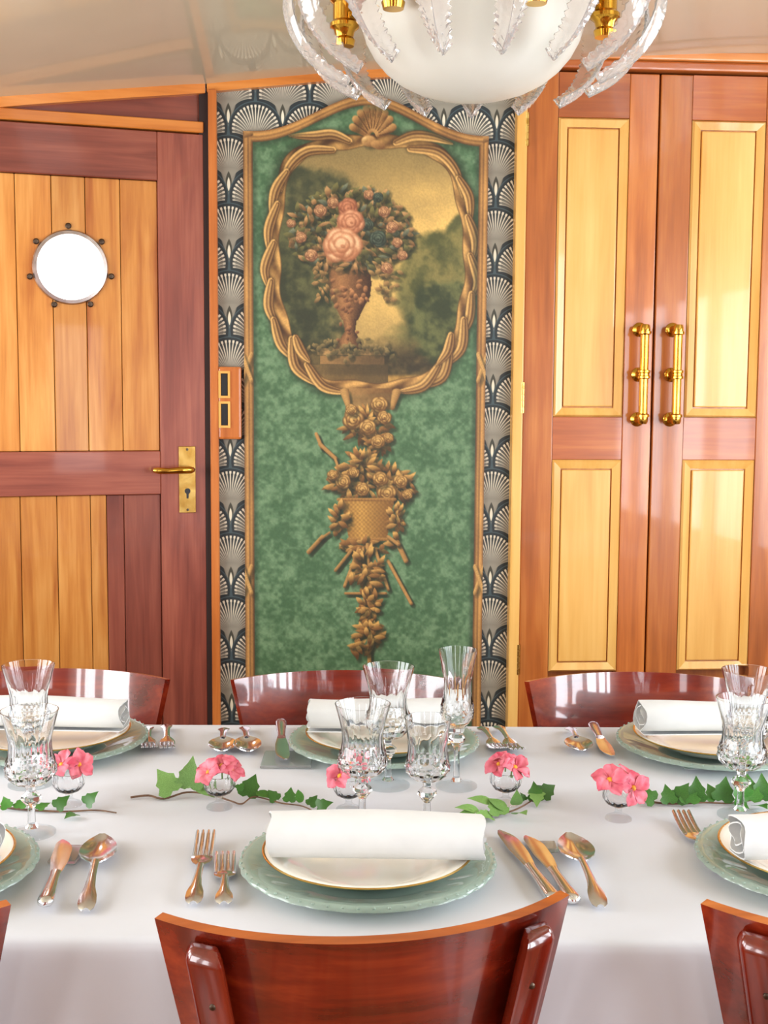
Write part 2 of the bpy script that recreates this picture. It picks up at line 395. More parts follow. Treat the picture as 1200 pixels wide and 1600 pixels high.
# -------- angled wall with door
DW = FD.W
struct('wall_door', MB().prism([(-1.44, 0), (0.0, 0), (0.0, 2.12), (-.5, 2.06), (-1.44, 1.92)], .03, .1), 'mahogany_h', FD, 'mahogany wall around the door')
o = struct('trim_5', MB().prism([(-.9, 1.998), (-.008, 1.998), (-.008, 2.12), (-.46, 2.045), (-.9, 1.975)], .0, .03), 'mahogany_h', FD, 'tapering mahogany board above the door head')
struct('trim_6', MB().box(-1.0, -.004, -.016, .03, 1.990, 2.017), 'trim', FD, 'orange timber strip along the door head', bevel=.002)
door = empty('door_1'); FD.put(door); tag(door, 'mahogany framed door with golden planks and round porthole', kind='structure')
DL, DR, DT = -.86, -.004, 1.986; s0, s1 = -.12, -.745
P0, P1, P2, P3 = 1.186, 1.866, .20, 1.075            # upper field 1.186..1.866, lower field .20..1.075
bx('stile', 'mahogany', door, s0, DR, -.012, .028, .01, DT, .002)
bx('stile', 'mahogany', door, DL, s1, -.012, .028, .01, DT, .002)
for z0, z1 in ((P1, DT), (P3, P0), (.01, P2)): bx('rail', 'mahogany_h', door, s1+.0005, s0-.0005, -.0125, .028, z0, z1, .002)
gr = [s1, -.66, -.555, -.465, -.379, -.298, -.213, s0]
for a, b in zip(gr, gr[1:]): bx('plank', 'teak', door, a+.0008, b-.0008, -.003, .02, P0+.001, P1-.001, .0016)
lw = [DW(x, 900)[0] for x in (34, 91, 143, 168, 195)]
gl = [s1, -.66, -.56]+lw+[s0]
for i, (a, b) in enumerate(zip(gl, gl[1:])):
    p = bx('plank', 'mahogany' if i >= len(gl)-3 else 'teak', door, a+.0008, b-.0008, -.003, .02, P2+.001, P3-.001, .0016)
    if i >= len(gl)-3: p['label'] = 'dark red plank'
# flat dark board behind the planks: shade of the slots put into its colour
bx('backboard', 'gap_shade', door, s1-.001, s0+.001, .0205, .027, P2, P1, 0)
# porthole
cx, cz = DW(110, 418); pr = .083
po = link('porthole', MB().lathe([(pr+.009, -.004), (pr+.009, .003), (pr+.006, .007), (pr-.002, .008), (pr-.003, .002), (pr-.003, -.004)], 48, closed=True, ax='y').mesh('porthole', smooth=35), 'ringmetal', door)
po.location = (cx, -.004, cz); po['label'] = 'round steel porthole ring'
pn = link('pane', MB().lathe([(0, -.001), (pr-.003, -.001), (pr-.003, .003), (0, .004)], 48, ax='y').mesh('pane', smooth=35), 'pane', po); pn['label'] = 'round pane glowing white with daylight'
bolt_me = MB().lathe([(.0075, -.002), (.0075, .003), (.005, .0055), (0, .006)], 12, ax='y').mesh('bolt', smooth=40)
for k in range(7):
    a = R(92+k*360/7); b_ = link('bolt', bolt_me, 'bolt', po); b_.location = (.101*math.cos(a), 0, .101*math.sin(a))
# lock plate and lever
px0, pz1 = DW(278, 697); px1, pz0 = DW(305, 800)
pl = bx('lock_plate', 'brass_old', door, px0, px1, -.0165, -.012, pz0, pz1, .001)
bx('keyhole', 'black', pl, (px0+px1)/2-.003, (px0+px1)/2+.003, -.0172, -.0162, 1.063, 1.078, .0005)
MB().lathe([(.0, 0), (.0075, 0), (.0075, .0012), (0, .0012)], 16, org=((px0+px1)/2, -.0162, 1.082), ax='y').build('keyhole', 'black', pl)
for zz in (pz0+.008, pz1-.008): MB().lathe([(.0035, 0), (.0032, .001), (0, .0013)], 10, org=((px0+px1)/2, -.0165, zz), ax='y').build('screw', 'bolt', pl)
hx = (px0+px1)/2+.008; hz = 1.139
lev = MB().tube([(hx, -.014, hz), (hx, -.05, hz), (hx-.006, -.058, hz), (hx-.03, -.060, hz), (hx-.06, -.058, hz-.002), (hx-.085, -.056, hz-.001), (hx-.098, -.052, hz)], [.008, .0075, .009, .009, .0075, .0085, .006], 12)
lev.build('lever_handle', 'brass', door, smooth=50)

# -------- wooden switch box
sx0, sz1 = FB.W(341, 573); sx1, sz0 = FB.W(378, 686)
sw = empty('switch_box'); FB.put(sw); tag(sw, 'small wooden box with two black rocker switches beside the painted panel', 'light switch')
MB().prism([(sx0, sz0), (sx1, sz0), (sx1, sz1), (sx0, sz1)], -.026, -.0005).build('housing', 'trim_v', sw, bevel=.006, seg=2)
for a, b in ((580, 622), (627, 668)):
    z1 = FB.W(350, a)[1]; z0 = FB.W(350, b)[1]; fx0, fx1 = sx0+.002, sx0+.032
    fr_ = MB()
    fr_.box(fx0, fx1, -.030, -.0262, z0, z0+.006).box(fx0, fx1, -.030, -.0262, z1-.006, z1).box(fx0, fx0+.006, -.030, -.0262, z0+.006, z1-.006).box(fx1-.006, fx1, -.030, -.0262, z0+.006, z1-.006)
    q = fr_.build('switch_frame', 'maple', sw); bx('rocker', 'black', q, fx0+.0065, fx1-.0065, -.029, -.0262, z0+.0065, z1-.0065, .001)

# -------- wardrobe
wd = empty('wardrobe'); FB.put(wd); tag(wd, 'built-in cherry wardrobe with pale inset panels and brass handles', 'wardrobe')
bx('carcass', 'cherry', wd, .346, 1.095, .02, .5, 0, 2.19, 0)
bx('post', 'maple', wd, .333, .3605, -.034, .02, 0, 2.165, .004, 2)
bx('post', 'cherry', wd, 1.056, 1.095, -.03, .02, 0, 2.165, .003, 2)
cor = bx('cornice', 'cherry_h', wd, .335, 1.095, -.042, .02, 2.166, 2.188, .005, 2)
bx('cornice', 'trim', wd, .335, 1.095, -.054, .02, 2.1885, 2.212, .004, 2)
def wardrobe_door(x0, x1, a, b, hxx, hinge_left):
    d = empty('door'); d.parent = wd
    yb, yf = .018, -.022; TOP, BOT = 2.160, .06
    bx('stile', 'cherry', d, x0, a, yf, yb, BOT, TOP, .0025, 2); bx('stile', 'cherry', d, b, x1, yf, yb, BOT, TOP, .0025, 2)
    for z0, z1 in ((2.047, TOP), (1.166, 1.278), (BOT, .16)): bx('rail', 'cherry_h', d, a+.0004, b-.0004, yf-.0004, yb, z0, z1, .001)
    for z0, z1 in ((1.278, 2.047), (.596, 1.166), (.16, .55)):
        # maple moulding frame with mitred corners, field recessed inside a groove
        wm = .024; g = MB()
        o_ = [(a+.001, z0+.001), (b-.001, z0+.001), (b-.001, z1-.001), (a+.001, z1-.001)]
        i_ = [(a+wm, z0+wm), (b-wm, z0+wm), (b-wm, z1-wm), (a+wm, z1-wm)]
        v = [(x, yf+.001, z) for x, z in o_]+[(x, yf-.005, z) for x, z in [(p[0]*.8+q[0]*.2, p[1]*.8+q[1]*.2) for p, q in zip(o_, i_)]]+[(x, yf+.002, z) for x, z in i_]+[(x, yf+.010, z) for x, z in i_]
        f = [(r*4+k, r*4+(k+1) % 4, (r+1)*4+(k+1) % 4, (r+1)*4+k) for r in range(3) for k in range(4)]
        g.add(v, f); g.build('moulding', 'maple', d, fix=True)
        bx('panel', 'maple', d, a+wm+.0035, b-wm-.0035, yf+.0005, yb, z0+wm+.0035, z1-wm-.0035, .003, 2)
        bx('rebate', 'teak', d, a+.0005, b-.0005, yf+.0102, yf+.0112, z0, z1, 0)
    # brass tube handle on three ringed posts
    hd = empty('door_handle'); hd.parent = d; zt, zb = Z_(516, 1000), Z_(655, 1000); zm = (zt+zb)/2+.0
    zt -= .0; yo = yf-.052
    bar = MB(); bar.lathe([(0, zb-.012), (.010, zb-.011), (.0135, zb-.004), (.0135, zb+.006), (.0165, zb+.007), (.0165, zb+.013), (.0115, zb+.016), (.0115, zm-.012), (.0165, zm-.010), (.0165, zm-.005), (.014, zm-.003), (.014, zm+.003), (.0165, zm+.005), (.0165, zm+.010), (.0115, zm+.012), (.0115, zt-.016), (.0165, zt-.013), (.0165, zt-.007), (.0135, zt-.006), (.0135, zt+.004), (.010, zt+.011), (0, zt+.012)], 20, org=(hxx, yo, 0))
    bar.build('bar', 'brass', hd, smooth=40)
    for zz in (zb, zm, zt):
        MB().lathe([(0, 0), (.019, 0), (.019, .003), (.016, .006), (.011, .009), (.0095, .02), (.0095, .052)], 20, org=(hxx, yf, zz), ax='y').build('handle_post', 'brass', hd, smooth=40)
    if hinge_left:
        for y0, y1, xx in ((180, 232, 823), (597, 645, 813), (1003, 1050, 803)):
            z1 = FB.W(xx, y0)[1]; z0 = FB.W(xx, y1)[1]; n = 5; h = empty('hinge'); h.parent = d
            for k in range(n):
                a0 = z0+(z1-z0)*k/n; a1 = z0+(z1-z0)*(k+1)/n-.001
                MB().lathe([(0, a0), (.0058, a0), (.0058, a1), (0, a1)], 12, org=(x0-.003, yf-.008, 0)).build('knuckle', 'brass_old', h, smooth=40)
    return d
wardrobe_door(.3625, .7045, .442, .628, .668, True)
wardrobe_door(.7095, 1.0535, .793, .990, .756, False)

# ================================================================== painted panel
def paint_panel():
    X0, X1, ZB = -.3655, .2635, .44; S = .0017
    zc, za, xm = 1.997, 2.094, -.047
    def ztop(X):
        t = np.clip(np.abs(X-xm)/(.318), 0, 1); return zc+(za-zc)*np.where(t < .93, (np.cos(np.pi*np.clip(t/.93, 0, 1)**.92)*.5+.5), 0)
    W_ = int((X1-X0)/S)+1; H_ = int((za-ZB)/S)+1
    gx, gy = np.meshgrid(np.arange(W_), np.arange(H_))
    gxf, gyf = gx.astype(np.float32), gy.astype(np.float32)
    rng = np.random.default_rng(3)
    def C(px, py):
        a, z = FB.W(px, py); return (a-X0)/S, (za-z)/S
    def noise(cell, seed, sx=1, sy=1):
        r = np.random.default_rng(seed); n0, n1 = int(H_/(cell*sy))+3, int(W_/(cell*sx))+3; g = r.random((n0, n1))
        u = gxf/(cell*sx); v = gyf/(cell*sy); i = u.astype(int); j = v.astype(int); fu = u-i; fv = v-j; fu = fu*fu*(3-2*fu); fv = fv*fv*(3-2*fv)
        return (g[j,i]*(1-fu)+g[j,i+1]*fu)*(1-fv)+(g[j+1,i]*(1-fu)+g[j+1,i+1]*fu)*fv
    def fbm(cell, seed, o=4): return sum(noise(cell/2**k, seed+k)*.5**k for k in range(o))/sum(.5**k for k in range(o))
    c = lambda *v: np.array(v, np.float32)/255
    def lerp(a, b, t): return a+(b-a)*t[..., None]
    ss = lambda a, lo, hi: np.clip((a-lo)/(hi-lo), 0, 1)**2*(3-2*np.clip((a-lo)/(hi-lo), 0, 1))
    # damask green ground
    n = fbm(22, 11, 4); n2 = fbm(6, 40, 2)
    img = lerp(c(66,97,63), c(108,137,99), ss(n*.5+n2*.5, .30, .74))
    def over(mask, col):
        nonlocal img; img = img+(np.asarray(col, np.float32)-img)*mask[..., None]
    def patch(cx_, cy_, rad):
        x0, x1 = max(0, int(cx_-rad)), min(W_, int(cx_+rad)+2); y0, y1 = max(0, int(cy_-rad)), min(H_, int(cy_+rad)+2)
        return slice(y0, y1), slice(x0, x1)
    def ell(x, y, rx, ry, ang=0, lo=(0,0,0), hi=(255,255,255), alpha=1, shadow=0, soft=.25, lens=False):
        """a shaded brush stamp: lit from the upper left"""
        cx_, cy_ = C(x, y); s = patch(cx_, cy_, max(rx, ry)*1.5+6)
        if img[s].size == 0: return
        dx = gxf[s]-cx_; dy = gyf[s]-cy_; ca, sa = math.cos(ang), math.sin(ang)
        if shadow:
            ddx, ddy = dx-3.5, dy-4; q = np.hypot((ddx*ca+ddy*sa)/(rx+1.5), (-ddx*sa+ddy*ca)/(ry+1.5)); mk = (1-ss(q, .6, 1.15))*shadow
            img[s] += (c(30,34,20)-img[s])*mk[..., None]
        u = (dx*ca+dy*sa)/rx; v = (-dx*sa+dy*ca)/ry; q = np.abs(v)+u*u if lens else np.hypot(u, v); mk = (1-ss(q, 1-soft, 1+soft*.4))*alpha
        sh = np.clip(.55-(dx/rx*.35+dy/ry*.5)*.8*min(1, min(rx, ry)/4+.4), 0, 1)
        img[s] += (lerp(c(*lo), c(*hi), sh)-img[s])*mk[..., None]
    def polyd(pts, closed=False, pad=40):
        """signed offset, distance and arc length to a polyline"""
        p = np.array(pts, np.float32); 
        if closed: p = np.vstack([p, p[:1]])
        best = np.full((H_, W_), 1e9, np.float32); sg = np.full_like(best, 1e6); al = np.zeros_like(best); acc = 0.
        for a, b in zip(p[:-1], p[1:]):
            d = b-a; L = float(np.hypot(*d)); 
            if L < 1e-6: continue
            x0, x1 = int(max(0, min(a[0], b[0])-pad)), int(min(W_, max(a[0], b[0])+pad)); y0, y1 = int(max(0, min(a[1], b[1])-pad)), int(min(H_, max(a[1], b[1])+pad))
            if x1 <= x0 or y1 <= y0: acc += L; continue
            sl = (slice(y0, y1), slice(x0, x1)); ex = gxf[sl]-a[0]; ey = gyf[sl]-a[1]
            t = np.clip((ex*d[0]+ey*d[1])/L**2, 0, 1); qx = ex-t*d[0]; qy = ey-t*d[1]; dd = np.hypot(qx, qy)
            k = dd < best[sl]; best[sl] = np.where(k, dd, best[sl]); sg[sl] = np.where(k, np.sign(d[0]*ey-d[1]*ex)*dd, sg[sl]); al[sl] = np.where(k, acc+t*L, al[sl]); acc += L
        return best, sg, al
    def smooth(pts, n=10, closed=False):
        p = [np.array(q, float) for q in pts]; N = len(p); out = []
        rngs = range(N if closed else N-1)
        for i in rngs:
            g = (lambda k: p[k % N]) if closed else (lambda k: p[min(max(k, 0), N-1)])
            a, b, d, e = g(i-1), g(i), g(i+1), g(i+2)
            for t in np.linspace(0, 1, n, endpoint=False):
                out.append(.5*((2*b)+(-a+d)*t+(2*a-5*b+4*d-e)*t*t+(-a+3*b-3*d+e)*t**3))
        if not closed: out.append(p[-1])
        return out
    def inside(pts):
        m_ = np.zeros((H_, W_), bool); p = np.array(pts)
        for (xa, ya), (xb, yb) in zip(p, np.roll(p, -1, 0)):
            cnd = (ya > gyf) != (yb > gyf)
            with np.errstate(divide='ignore', invalid='ignore'): xi = (xb-xa)*(gyf-ya)/(yb-ya)+xa
            m_ ^= cnd & (gxf < xi)
        return m_
    LO, MD, HI = (74,46,22), (150,104,52), (214,168,92)
    # cartouche
    cart = [(577,222), (640,226), (690,246), (716,290), (728,350), (734,410), (728,470), (712,530), (690,570), (650,598), (600,606), (560,606), (510,600), (478,578), (452,535), (434,480), (428,420), (430,350), (438,300), (452,258), (490,230), (540,224)]
    cp = smooth([C(*q) for q in cart], 8, True); ins = inside(cp)
    db, sgn, al = polyd(cp, True, 60)
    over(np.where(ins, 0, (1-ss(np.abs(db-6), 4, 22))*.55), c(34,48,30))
    # landscape inside
    xx = gxf; yy = gyf
    cxa, cya = C(430, 225); cxb, cyb = C(735, 608); u = (xx-cxa)/(cxb-cxa); v = (yy-cya)/(cyb-cya)
    cl = fbm(70, 70, 5); fo = fbm(30, 90, 4); fi = fbm(12, 120, 3)
    sky = lerp(c(168,138,80), c(226,182,100), ss(cl*.6+u*.45-np.abs(v-.35)*.3, .25, .72)); sky = lerp(sky, c(122,104,64), (1-ss(v, .0, .22))*.7)
    land = sky.copy()
    def mass(mask, lo, hi): 
        nonlocal land; land = land+(lerp(c(*lo), c(*hi), ss(fo*.6+fi*.4, .35, .65))-land)*mask[..., None]
    wob = (fo-.5)*.22+(fi-.5)*.08
    mass(1-ss(np.hypot((u-.12)/.34, (v-.25)/.17)+wob*1.4, .75, 1.05), (58,62,40), (96,92,56))
    mass((1-ss(u+wob, .26, .40))*ss(v+wob, .30, .42), (48,52,32), (88,88,52))
    mass((1-ss(np.hypot((u-.78)/.2, (v-.55)/.22)+wob*1.6, .8, 1.0)), (74,76,38), (128,116,62))
    mass((1-ss(np.hypot((u-.97)/.13, (v-.42)/.16)+wob*1.4, .8, 1.0)), (84,84,44), (132,120,64))
    mass(ss(u+wob, .55, .72)*ss(v+wob*1.2, .58, .72), (48,54,30), (104,100,54))
    mass(ss(v+wob*.5, .78, .86), (54,46,28), (96,80,46))
    mass((1-ss(np.hypot((u-.9)/.24, (v-.72)/.2)+wob*1.6, .8, 1.02)), (48,56,30), (98,100,56))
    mass(ss(v, .935, .955)*ss(u, .1, .2)*.85, (150,110,50), (196,150,76))
    img = np.where(ins[..., None], land, img)
    # plinth and urn
    def rect(x0, y0, x1, y1, lo, hi, alpha=.95):
        a = C(x0, y0); b = C(x1, y1); mk = ((xx > a[0]) & (xx < b[0]) & (yy > a[1]) & (yy < b[1])).astype(np.float32)*alpha
        t = ss((xx-a[0])/(b[0]-a[0])*.6+fi*.5, .1, .9); over(mk, lerp(c(*hi), c(*lo), t))
    rect(484, 570, 606, 600, (70,56,34), (118,92,52), .8); rect(500, 556, 600, 570, (92,70,42), (156,116,66)); rect(496, 544, 608, 556, (120,92,56), (192,146,86))
    def urn(prof, cxp):
        for y0, y1, r0_, r1_ in prof:
            for yv in np.arange(y0, y1, .6):
                t = (yv-y0)/(y1-y0); rr = r0_+(r1_-r0_)*t; cx_, cy_ = C(cxp, yv); j = int(round(cy_))
                if 0 <= j < H_:
                    for q in (j,):
                        xs_ = np.arange(int(cx_-rr), int(cx_+rr)+1); xs_ = xs_[(xs_ >= 0) & (xs_ < W_)]; k = (xs_-cx_)/rr
                        sh = np.clip(.85-np.abs(k+.45)*.62+rng.normal(0, .05, len(xs_)), 0, 1); img[q, xs_] = c(58,36,22)+(c(176,122,72)-c(58,36,22))*sh[:, None]
    urn([(398, 404, 40, 36), (404, 440, 34, 31), (440, 462, 33, 30), (462, 478, 31, 22), (478, 500, 22, 12), (500, 520, 10, 7), (520, 530, 8, 14), (530, 546, 14, 22)], 547)
    for k in range(26): ell(547+rng.normal(0, 17), 462+rng.normal(0, 11), rng.uniform(3, 7), rng.uniform(2.5, 5), rng.uniform(0, 3), (64,38,22), (190,130,80))
    for k in range(14): ell(545+rng.normal(0, 8), 500+rng.normal(0, 18), rng.uniform(2.5, 4.5), rng.uniform(2, 4), rng.uniform(0, 3), (60,36,22), (168,112,68))
    # bouquet: sprays of leaves, then blossoms
    for k in range(760):
        a = rng.uniform(0, 2*math.pi); q = rng.random()**.6; x = 548+math.cos(a)*q*98; y = 364+math.sin(a)*q*(72 if math.sin(a) < 0 else 66)
        if y > 420 and abs(x-547) < 30: continue
        t = rng.random()
        lo, hi = ((58,54,30), (120,112,62)) if t < .4 else (((110,74,42), (196,148,92)) if t < .85 else ((60,66,52), (120,124,96)))
        ell(x, y, rng.uniform(4.5, 11), rng.uniform(2.2, 4.6), math.atan2(y-390, x-548)+rng.normal(0, .8), lo, hi, .92, .35, .2, True)
    for k in range(60): ell(rng.choice([500, 512, 598, 606])+rng.normal(0, 9), rng.uniform(410, 470), rng.uniform(4, 8), rng.uniform(2, 4), rng.uniform(0, 3.1), (84,64,36), (188,142,84), .9, .3, .2, True)
    for k in range(60): ell(rng.uniform(462, 620), 545+rng.normal(0, 7), rng.uniform(3, 7), rng.uniform(2, 4), rng.uniform(0, 3.1), (56,52,32), (150,124,74), .9, .3, .2, True)
    def rose(x, y, r, lo, hi, n=14, sh=0):
        lo_ = tuple(v*.8 for v in lo); md = tuple((a*.35+b*.65) for a, b in zip(lo, hi)); a0 = rng.uniform(0, 6)
        for ring, cnt, sc_ in ((.66, 6, .52), (.42, 5, .44), (.18, 3, .34)):
            for i in range(cnt):
                a = a0+2*math.pi*i/cnt+ring*5+rng.normal(0, .16); px_, py_ = x+math.cos(a)*r*ring, y+math.sin(a)*r*ring*.92; q = r*sc_*rng.uniform(.88, 1.1)
                ell(px_, py_, q*1.08, q*.86, a+math.pi/2, lo_, lo, .9, sh if ring > .6 else 0)
                ell(px_-.06*r*math.cos(a), py_-.06*r*math.sin(a)-.03*r, q*.96, q*.74, a+math.pi/2, lo if i % 2 else md, hi, 1, 0, .45)
        ell(x+.05*r, y+.06*r, r*.14, r*.10, .5, lo_, lo, .7)
    for x, y, r in ((470,372,9), (455,350,7), (500,330,10), (520,318,9), (600,332,9), (612,356,9), (486,400,10), (628,400,8), (576,306,8), (604,420,9), (620,380,8)):
        rose(x, y, r, (120,74,48), (216,166,112), 8)
    for x, y, r in ((590,374,13), (572,352,11), (590,310,8)): rose(x, y, r, (36,44,34), (92,104,82), 9)
    rose(543, 326, 15, (142,80,52), (200,130,90)); rose(548, 348, 20, (166,98,64), (222,160,116)); rose(534, 384, 29, (182,112,72), (238,192,144), 16)
    # gilt cartouche frame with twisting leaves
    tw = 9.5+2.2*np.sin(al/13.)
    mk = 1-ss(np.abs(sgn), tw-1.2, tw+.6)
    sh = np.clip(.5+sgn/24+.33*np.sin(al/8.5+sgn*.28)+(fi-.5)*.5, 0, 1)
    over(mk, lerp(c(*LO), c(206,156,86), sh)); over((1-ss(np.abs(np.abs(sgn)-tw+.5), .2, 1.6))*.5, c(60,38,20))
    def curl(pts, w0, lo=(78,48,24), hi=(216,168,96)):
        """a tapering gilt acanthus blade along a curve"""
        p = smooth([C(*q) for q in pts], 8); d_, s_, a_ = polyd(p, False, 26); Lt = float(sum(np.hypot(*(b-a)) for a, b in zip(p[:-1], p[1:])))
        t = a_/Lt; wdt = w0*np.sin(np.pi*np.clip(.18+.80*t, 0, 1))**.7+.4
        over((1-ss(d_, wdt*.8, wdt+5))*.35, c(44,34,18))
        k = np.clip(s_/wdt, -1, 1); sh = np.clip(.5+.42*k+.28*np.cos(k*9), 0, 1)
        over(1-ss(d_, wdt-.8, wdt+.5), lerp(c(*lo), c(*hi), sh))
    for a in ([(545,222), (520,212), (490,214), (452,214)], [(618,224), (645,214), (675,216), (706,226)], [(520,236), (480,238), (452,262), (440,300)], [(640,234), (684,240), (712,270), (722,310)],
              [(448,270), (430,300), (424,345)], [(434,320), (420,360), (422,400)], [(428,380), (414,420), (420,452)], [(424,440), (420,480), (436,516)], [(428,500), (440,540), (466,566)], [(456,530), (462,574), (500,604)], [(480,570), (505,604), (546,614)],
              [(716,280), (732,310), (734,350)], [(730,340), (742,376), (738,410)], [(734,400), (746,440), (734,470)], [(736,460), (732,500), (716,530)], [(724,500), (720,545), (692,574)], [(702,548), (690,590), (650,606)], [(684,572), (660,604), (618,613)], [(462,528), (470,548), (484,566)], [(704,524), (698,550), (682,570)]): curl(a, 7.5)
    # shell crest
    for i in range(9):
        a = R(-160+i*17.5); 
        for q in np.linspace(.25, 1, 9): ell(582+math.cos(a)*33*q, 216+math.sin(a)*48*q*.95, 3+3.4*q, 4+2*q, a, (104,66,34), (208,158,92), 1, .2 if q > .9 else 0)
    for i in range(9):
        a = R(-151+i*17.5)
        for q in np.linspace(.35, .95, 9): ell(582+math.cos(a)*33*q, 216+math.sin(a)*48*q*.95, 1.2, 2.2, a+1.57, (70,42,22), (90,56,28), .7)
    ell(576, 222, 12, 9, 0, (110,70,36), (220,172,104), 1, .4); ell(590, 228, 12, 7, .2, (100,64,34), (196,146,84)); ell(570, 220, 5, 4, 0, (140,96,50), (236,194,124))
    # hanging trophy of flowers, basket and garden tools
    rect(545, 606, 612, 640, (112,78,42), (166,124,70), .9)
    for x in (541, 616):
        for k in range(9): ell(x+(k-4)*(.8 if x < 580 else -.8), 612+k*3.0, 7.5-.45*k, 5, 0, (90,58,28), (196,150,84), 1, .3)
    def bar(x0, y0, x1, y1, wdt, lo=(70,44,22), hi=(190,142,78)):
        wdt *= .72
        n_ = int(math.hypot(x1-x0, y1-y0)/1.6)+2; a = math.atan2(y1-y0, x1-x0)
        for t in np.linspace(0, 1, n_): ell(x0+(x1-x0)*t, y0+(y1-y0)*t, 3, wdt, a, lo, hi, 1, .30)
    def foliage(cx_, cy_, rx, ry, n_, sz=(6,11)):
        sz = (sz[0]*1.25, sz[1]*1.35)
        for k in range(int(n_*1.3)):
            a = rng.uniform(0, 2*math.pi); q = rng.random()**.5; x = cx_+math.cos(a)*q*rx; y = cy_+math.sin(a)*q*ry
            ell(x, y, rng.uniform(*sz), rng.uniform(2.6, 4.6), math.atan2(y-cy_, x-cx_)+rng.normal(0, .5), (84,54,26), (206,158,84) if rng.random() < .6 else (160,112,58), 1, .4, .2, True)
    bar(575, 690, 575, 760, 3.4); bar(584, 690, 583, 760, 2.6)
    foliage(572, 664, 34, 26, 46); foliage(592, 690, 20, 16, 22)
    for x, y, r in ((592,632,13), (552,656,16), (574,668,13), (600,652,11), (548,640,9), (590,690,11), (606,684,8)): rose(x, y, r, (104,68,32), (222,176,100), 10, .3)
    bar(494, 678, 503, 700, 4); bar(500, 694, 524, 716, 4.5); bar(524, 718, 534, 746, 3)
    foliage(574, 752, 64, 28, 120, (5,10)); foliage(566, 728, 30, 22, 40); foliage(622, 760, 26, 20, 34)
    for x, y, r in ((536,752,12), (566,764,11), (604,770,15), (594,748,12), (625,752,11), (520,742,9), (552,738,9), (636,772,8)): rose(x, y, r, (104,68,32), (220,174,98), 9, .3)
    a0 = C(532, 778); a1 = C(616, 778); b0 = C(545, 842); b1 = C(604, 842)
    tq = np.clip((yy-a0[1])/(b0[1]-a0[1]), 0, 1); lx = a0[0]+(b0[0]-a0[0])*tq; rx_ = a1[0]+(b1[0]-a1[0])*tq; mk = ((yy > a0[1]) & (yy < b0[1]) & (xx > lx) & (xx < rx_)).astype(np.float32)
    k = (xx-lx)/(rx_-lx+1e-6); wv = .5+.5*np.sin(xx*.95+np.floor(yy/3.4)*math.pi)
    over(mk, lerp(c(96,62,30), c(202,152,72), np.clip(.95-np.abs(k-.35)*1.1, 0, 1)*(.65+.35*wv)))
    for x in np.arange(530, 620, 5): ell(x, 780, 4.5, 3, 0, (90,58,28), (180,130,66))
    for x in np.arange(545, 606, 4): ell(x, 842, 3.5, 3, 0, (90,58,28), (176,128,66), 1, .3)
    foliage(530, 812, 12, 26, 22, (4,8)); foliage(618, 812, 12, 26, 22, (4,8)); foliage(574, 852, 44, 10, 34, (5,9))
    bar(504, 838, 482, 862, 5); bar(514, 832, 500, 842, 3); bar(620, 846, 634, 876, 5.5); bar(606, 838, 622, 850, 4)
    bar(560, 856, 538, 915, 3.6); bar(548, 860, 524, 890, 3.6); bar(586, 858, 606, 920, 3.6); bar(606, 876, 642, 942, 3.8); bar(540, 926, 602, 926, 3); bar(574, 850, 577, 1046, 4.6); bar(567, 856, 569, 960, 2.6)
    foliage(572, 890, 26, 34, 60, (4,9)); foliage(576, 944, 16, 26, 34, (4,9)); foliage(576, 992, 22, 24, 40, (4,10)); foliage(556, 1008, 9, 10, 8)
    # printed gilt border
    top = (za-ztop(X0+xx*S))/S; dist = np.minimum(np.minimum(xx, (W_-1)-xx), (yy-top)*.93); bwd = 14.5
    mk = (1-ss(dist, bwd-.8, bwd+.8)); prof = np.interp(dist*11.5/14.5, [0, 2, 4, 6, 8, 10, 11.5], [.35, .75, .95, .45, .8, .4, .12])
    over((1-ss(np.abs(dist-bwd-1), 0, 9))*.45, c(30,44,30))
    over(mk, lerp(c(70,42,24), c(200,146,78), np.clip(prof+(noise(16, 300, 1, 3)-.5)*.3, 0, 1)))
    for xx_l in (387, 757):
        for yv in (575, 905):
            q = 386 if xx_l < 500 else (753 if yv < 700 else 748)
            for s_ in (-1, 1):
                for t in np.linspace(-1, 1, 13): ell(q+s_*t*7, yv+t*20, 3, 5, 0, (96,62,30), (216,168,96), 1, .2)
    for q in ((388,208), (760,216)):
        ell(q[0], q[1], 9, 5, .6, (90,58,30), (208,158,92)); ell(q[0], q[1]+3, 9, 4, -.6, (90,58,30), (190,140,80))
    img = np.clip(img*(.94+.12*noise(1.6, 500)[..., None]), 0, 1)
    # mesh: columns follow the arched top
    Xs = X0+np.arange(W_)*S; zt = ztop(Xs)-.0005; tt = np.linspace(0, 1, H_)
    Zs = zt[None, :]-(zt[None, :]-ZB)*tt[:, None]; XX = np.repeat(Xs[None, :], H_, 0)
    co = np.stack([XX, np.full_like(XX, -.0125), Zs], -1).reshape(-1, 3).astype(np.float32)
    jy = np.clip(((za-Zs)/S), 0, H_-1); j0 = jy.astype(int); j1 = np.minimum(j0+1, H_-1); fj = (jy-j0)[..., None]; ix = np.repeat(np.arange(W_)[None, :], H_, 0)
    colr = img[j0, ix]*(1-fj)+img[j1, ix]*fj
    lc = np.where(colr <= .04045, colr/12.92, ((colr+.055)/1.055)**2.4)
    i = np.arange(H_*W_).reshape(H_, W_); fq = np.stack([i[:-1,:-1], i[1:,:-1], i[1:,1:], i[:-1,1:]], -1).reshape(-1)
    me = bpy.data.meshes.new('canvas'); nf = len(fq)//4
    me.vertices.add(H_*W_); me.vertices.foreach_set('co', co.ravel()); me.loops.add(nf*4); me.loops.foreach_set('vertex_index', fq.astype(np.int32))
    me.polygons.add(nf); me.polygons.foreach_set('loop_start', np.arange(nf, dtype=np.int32)*4); me.update(calc_edges=True)
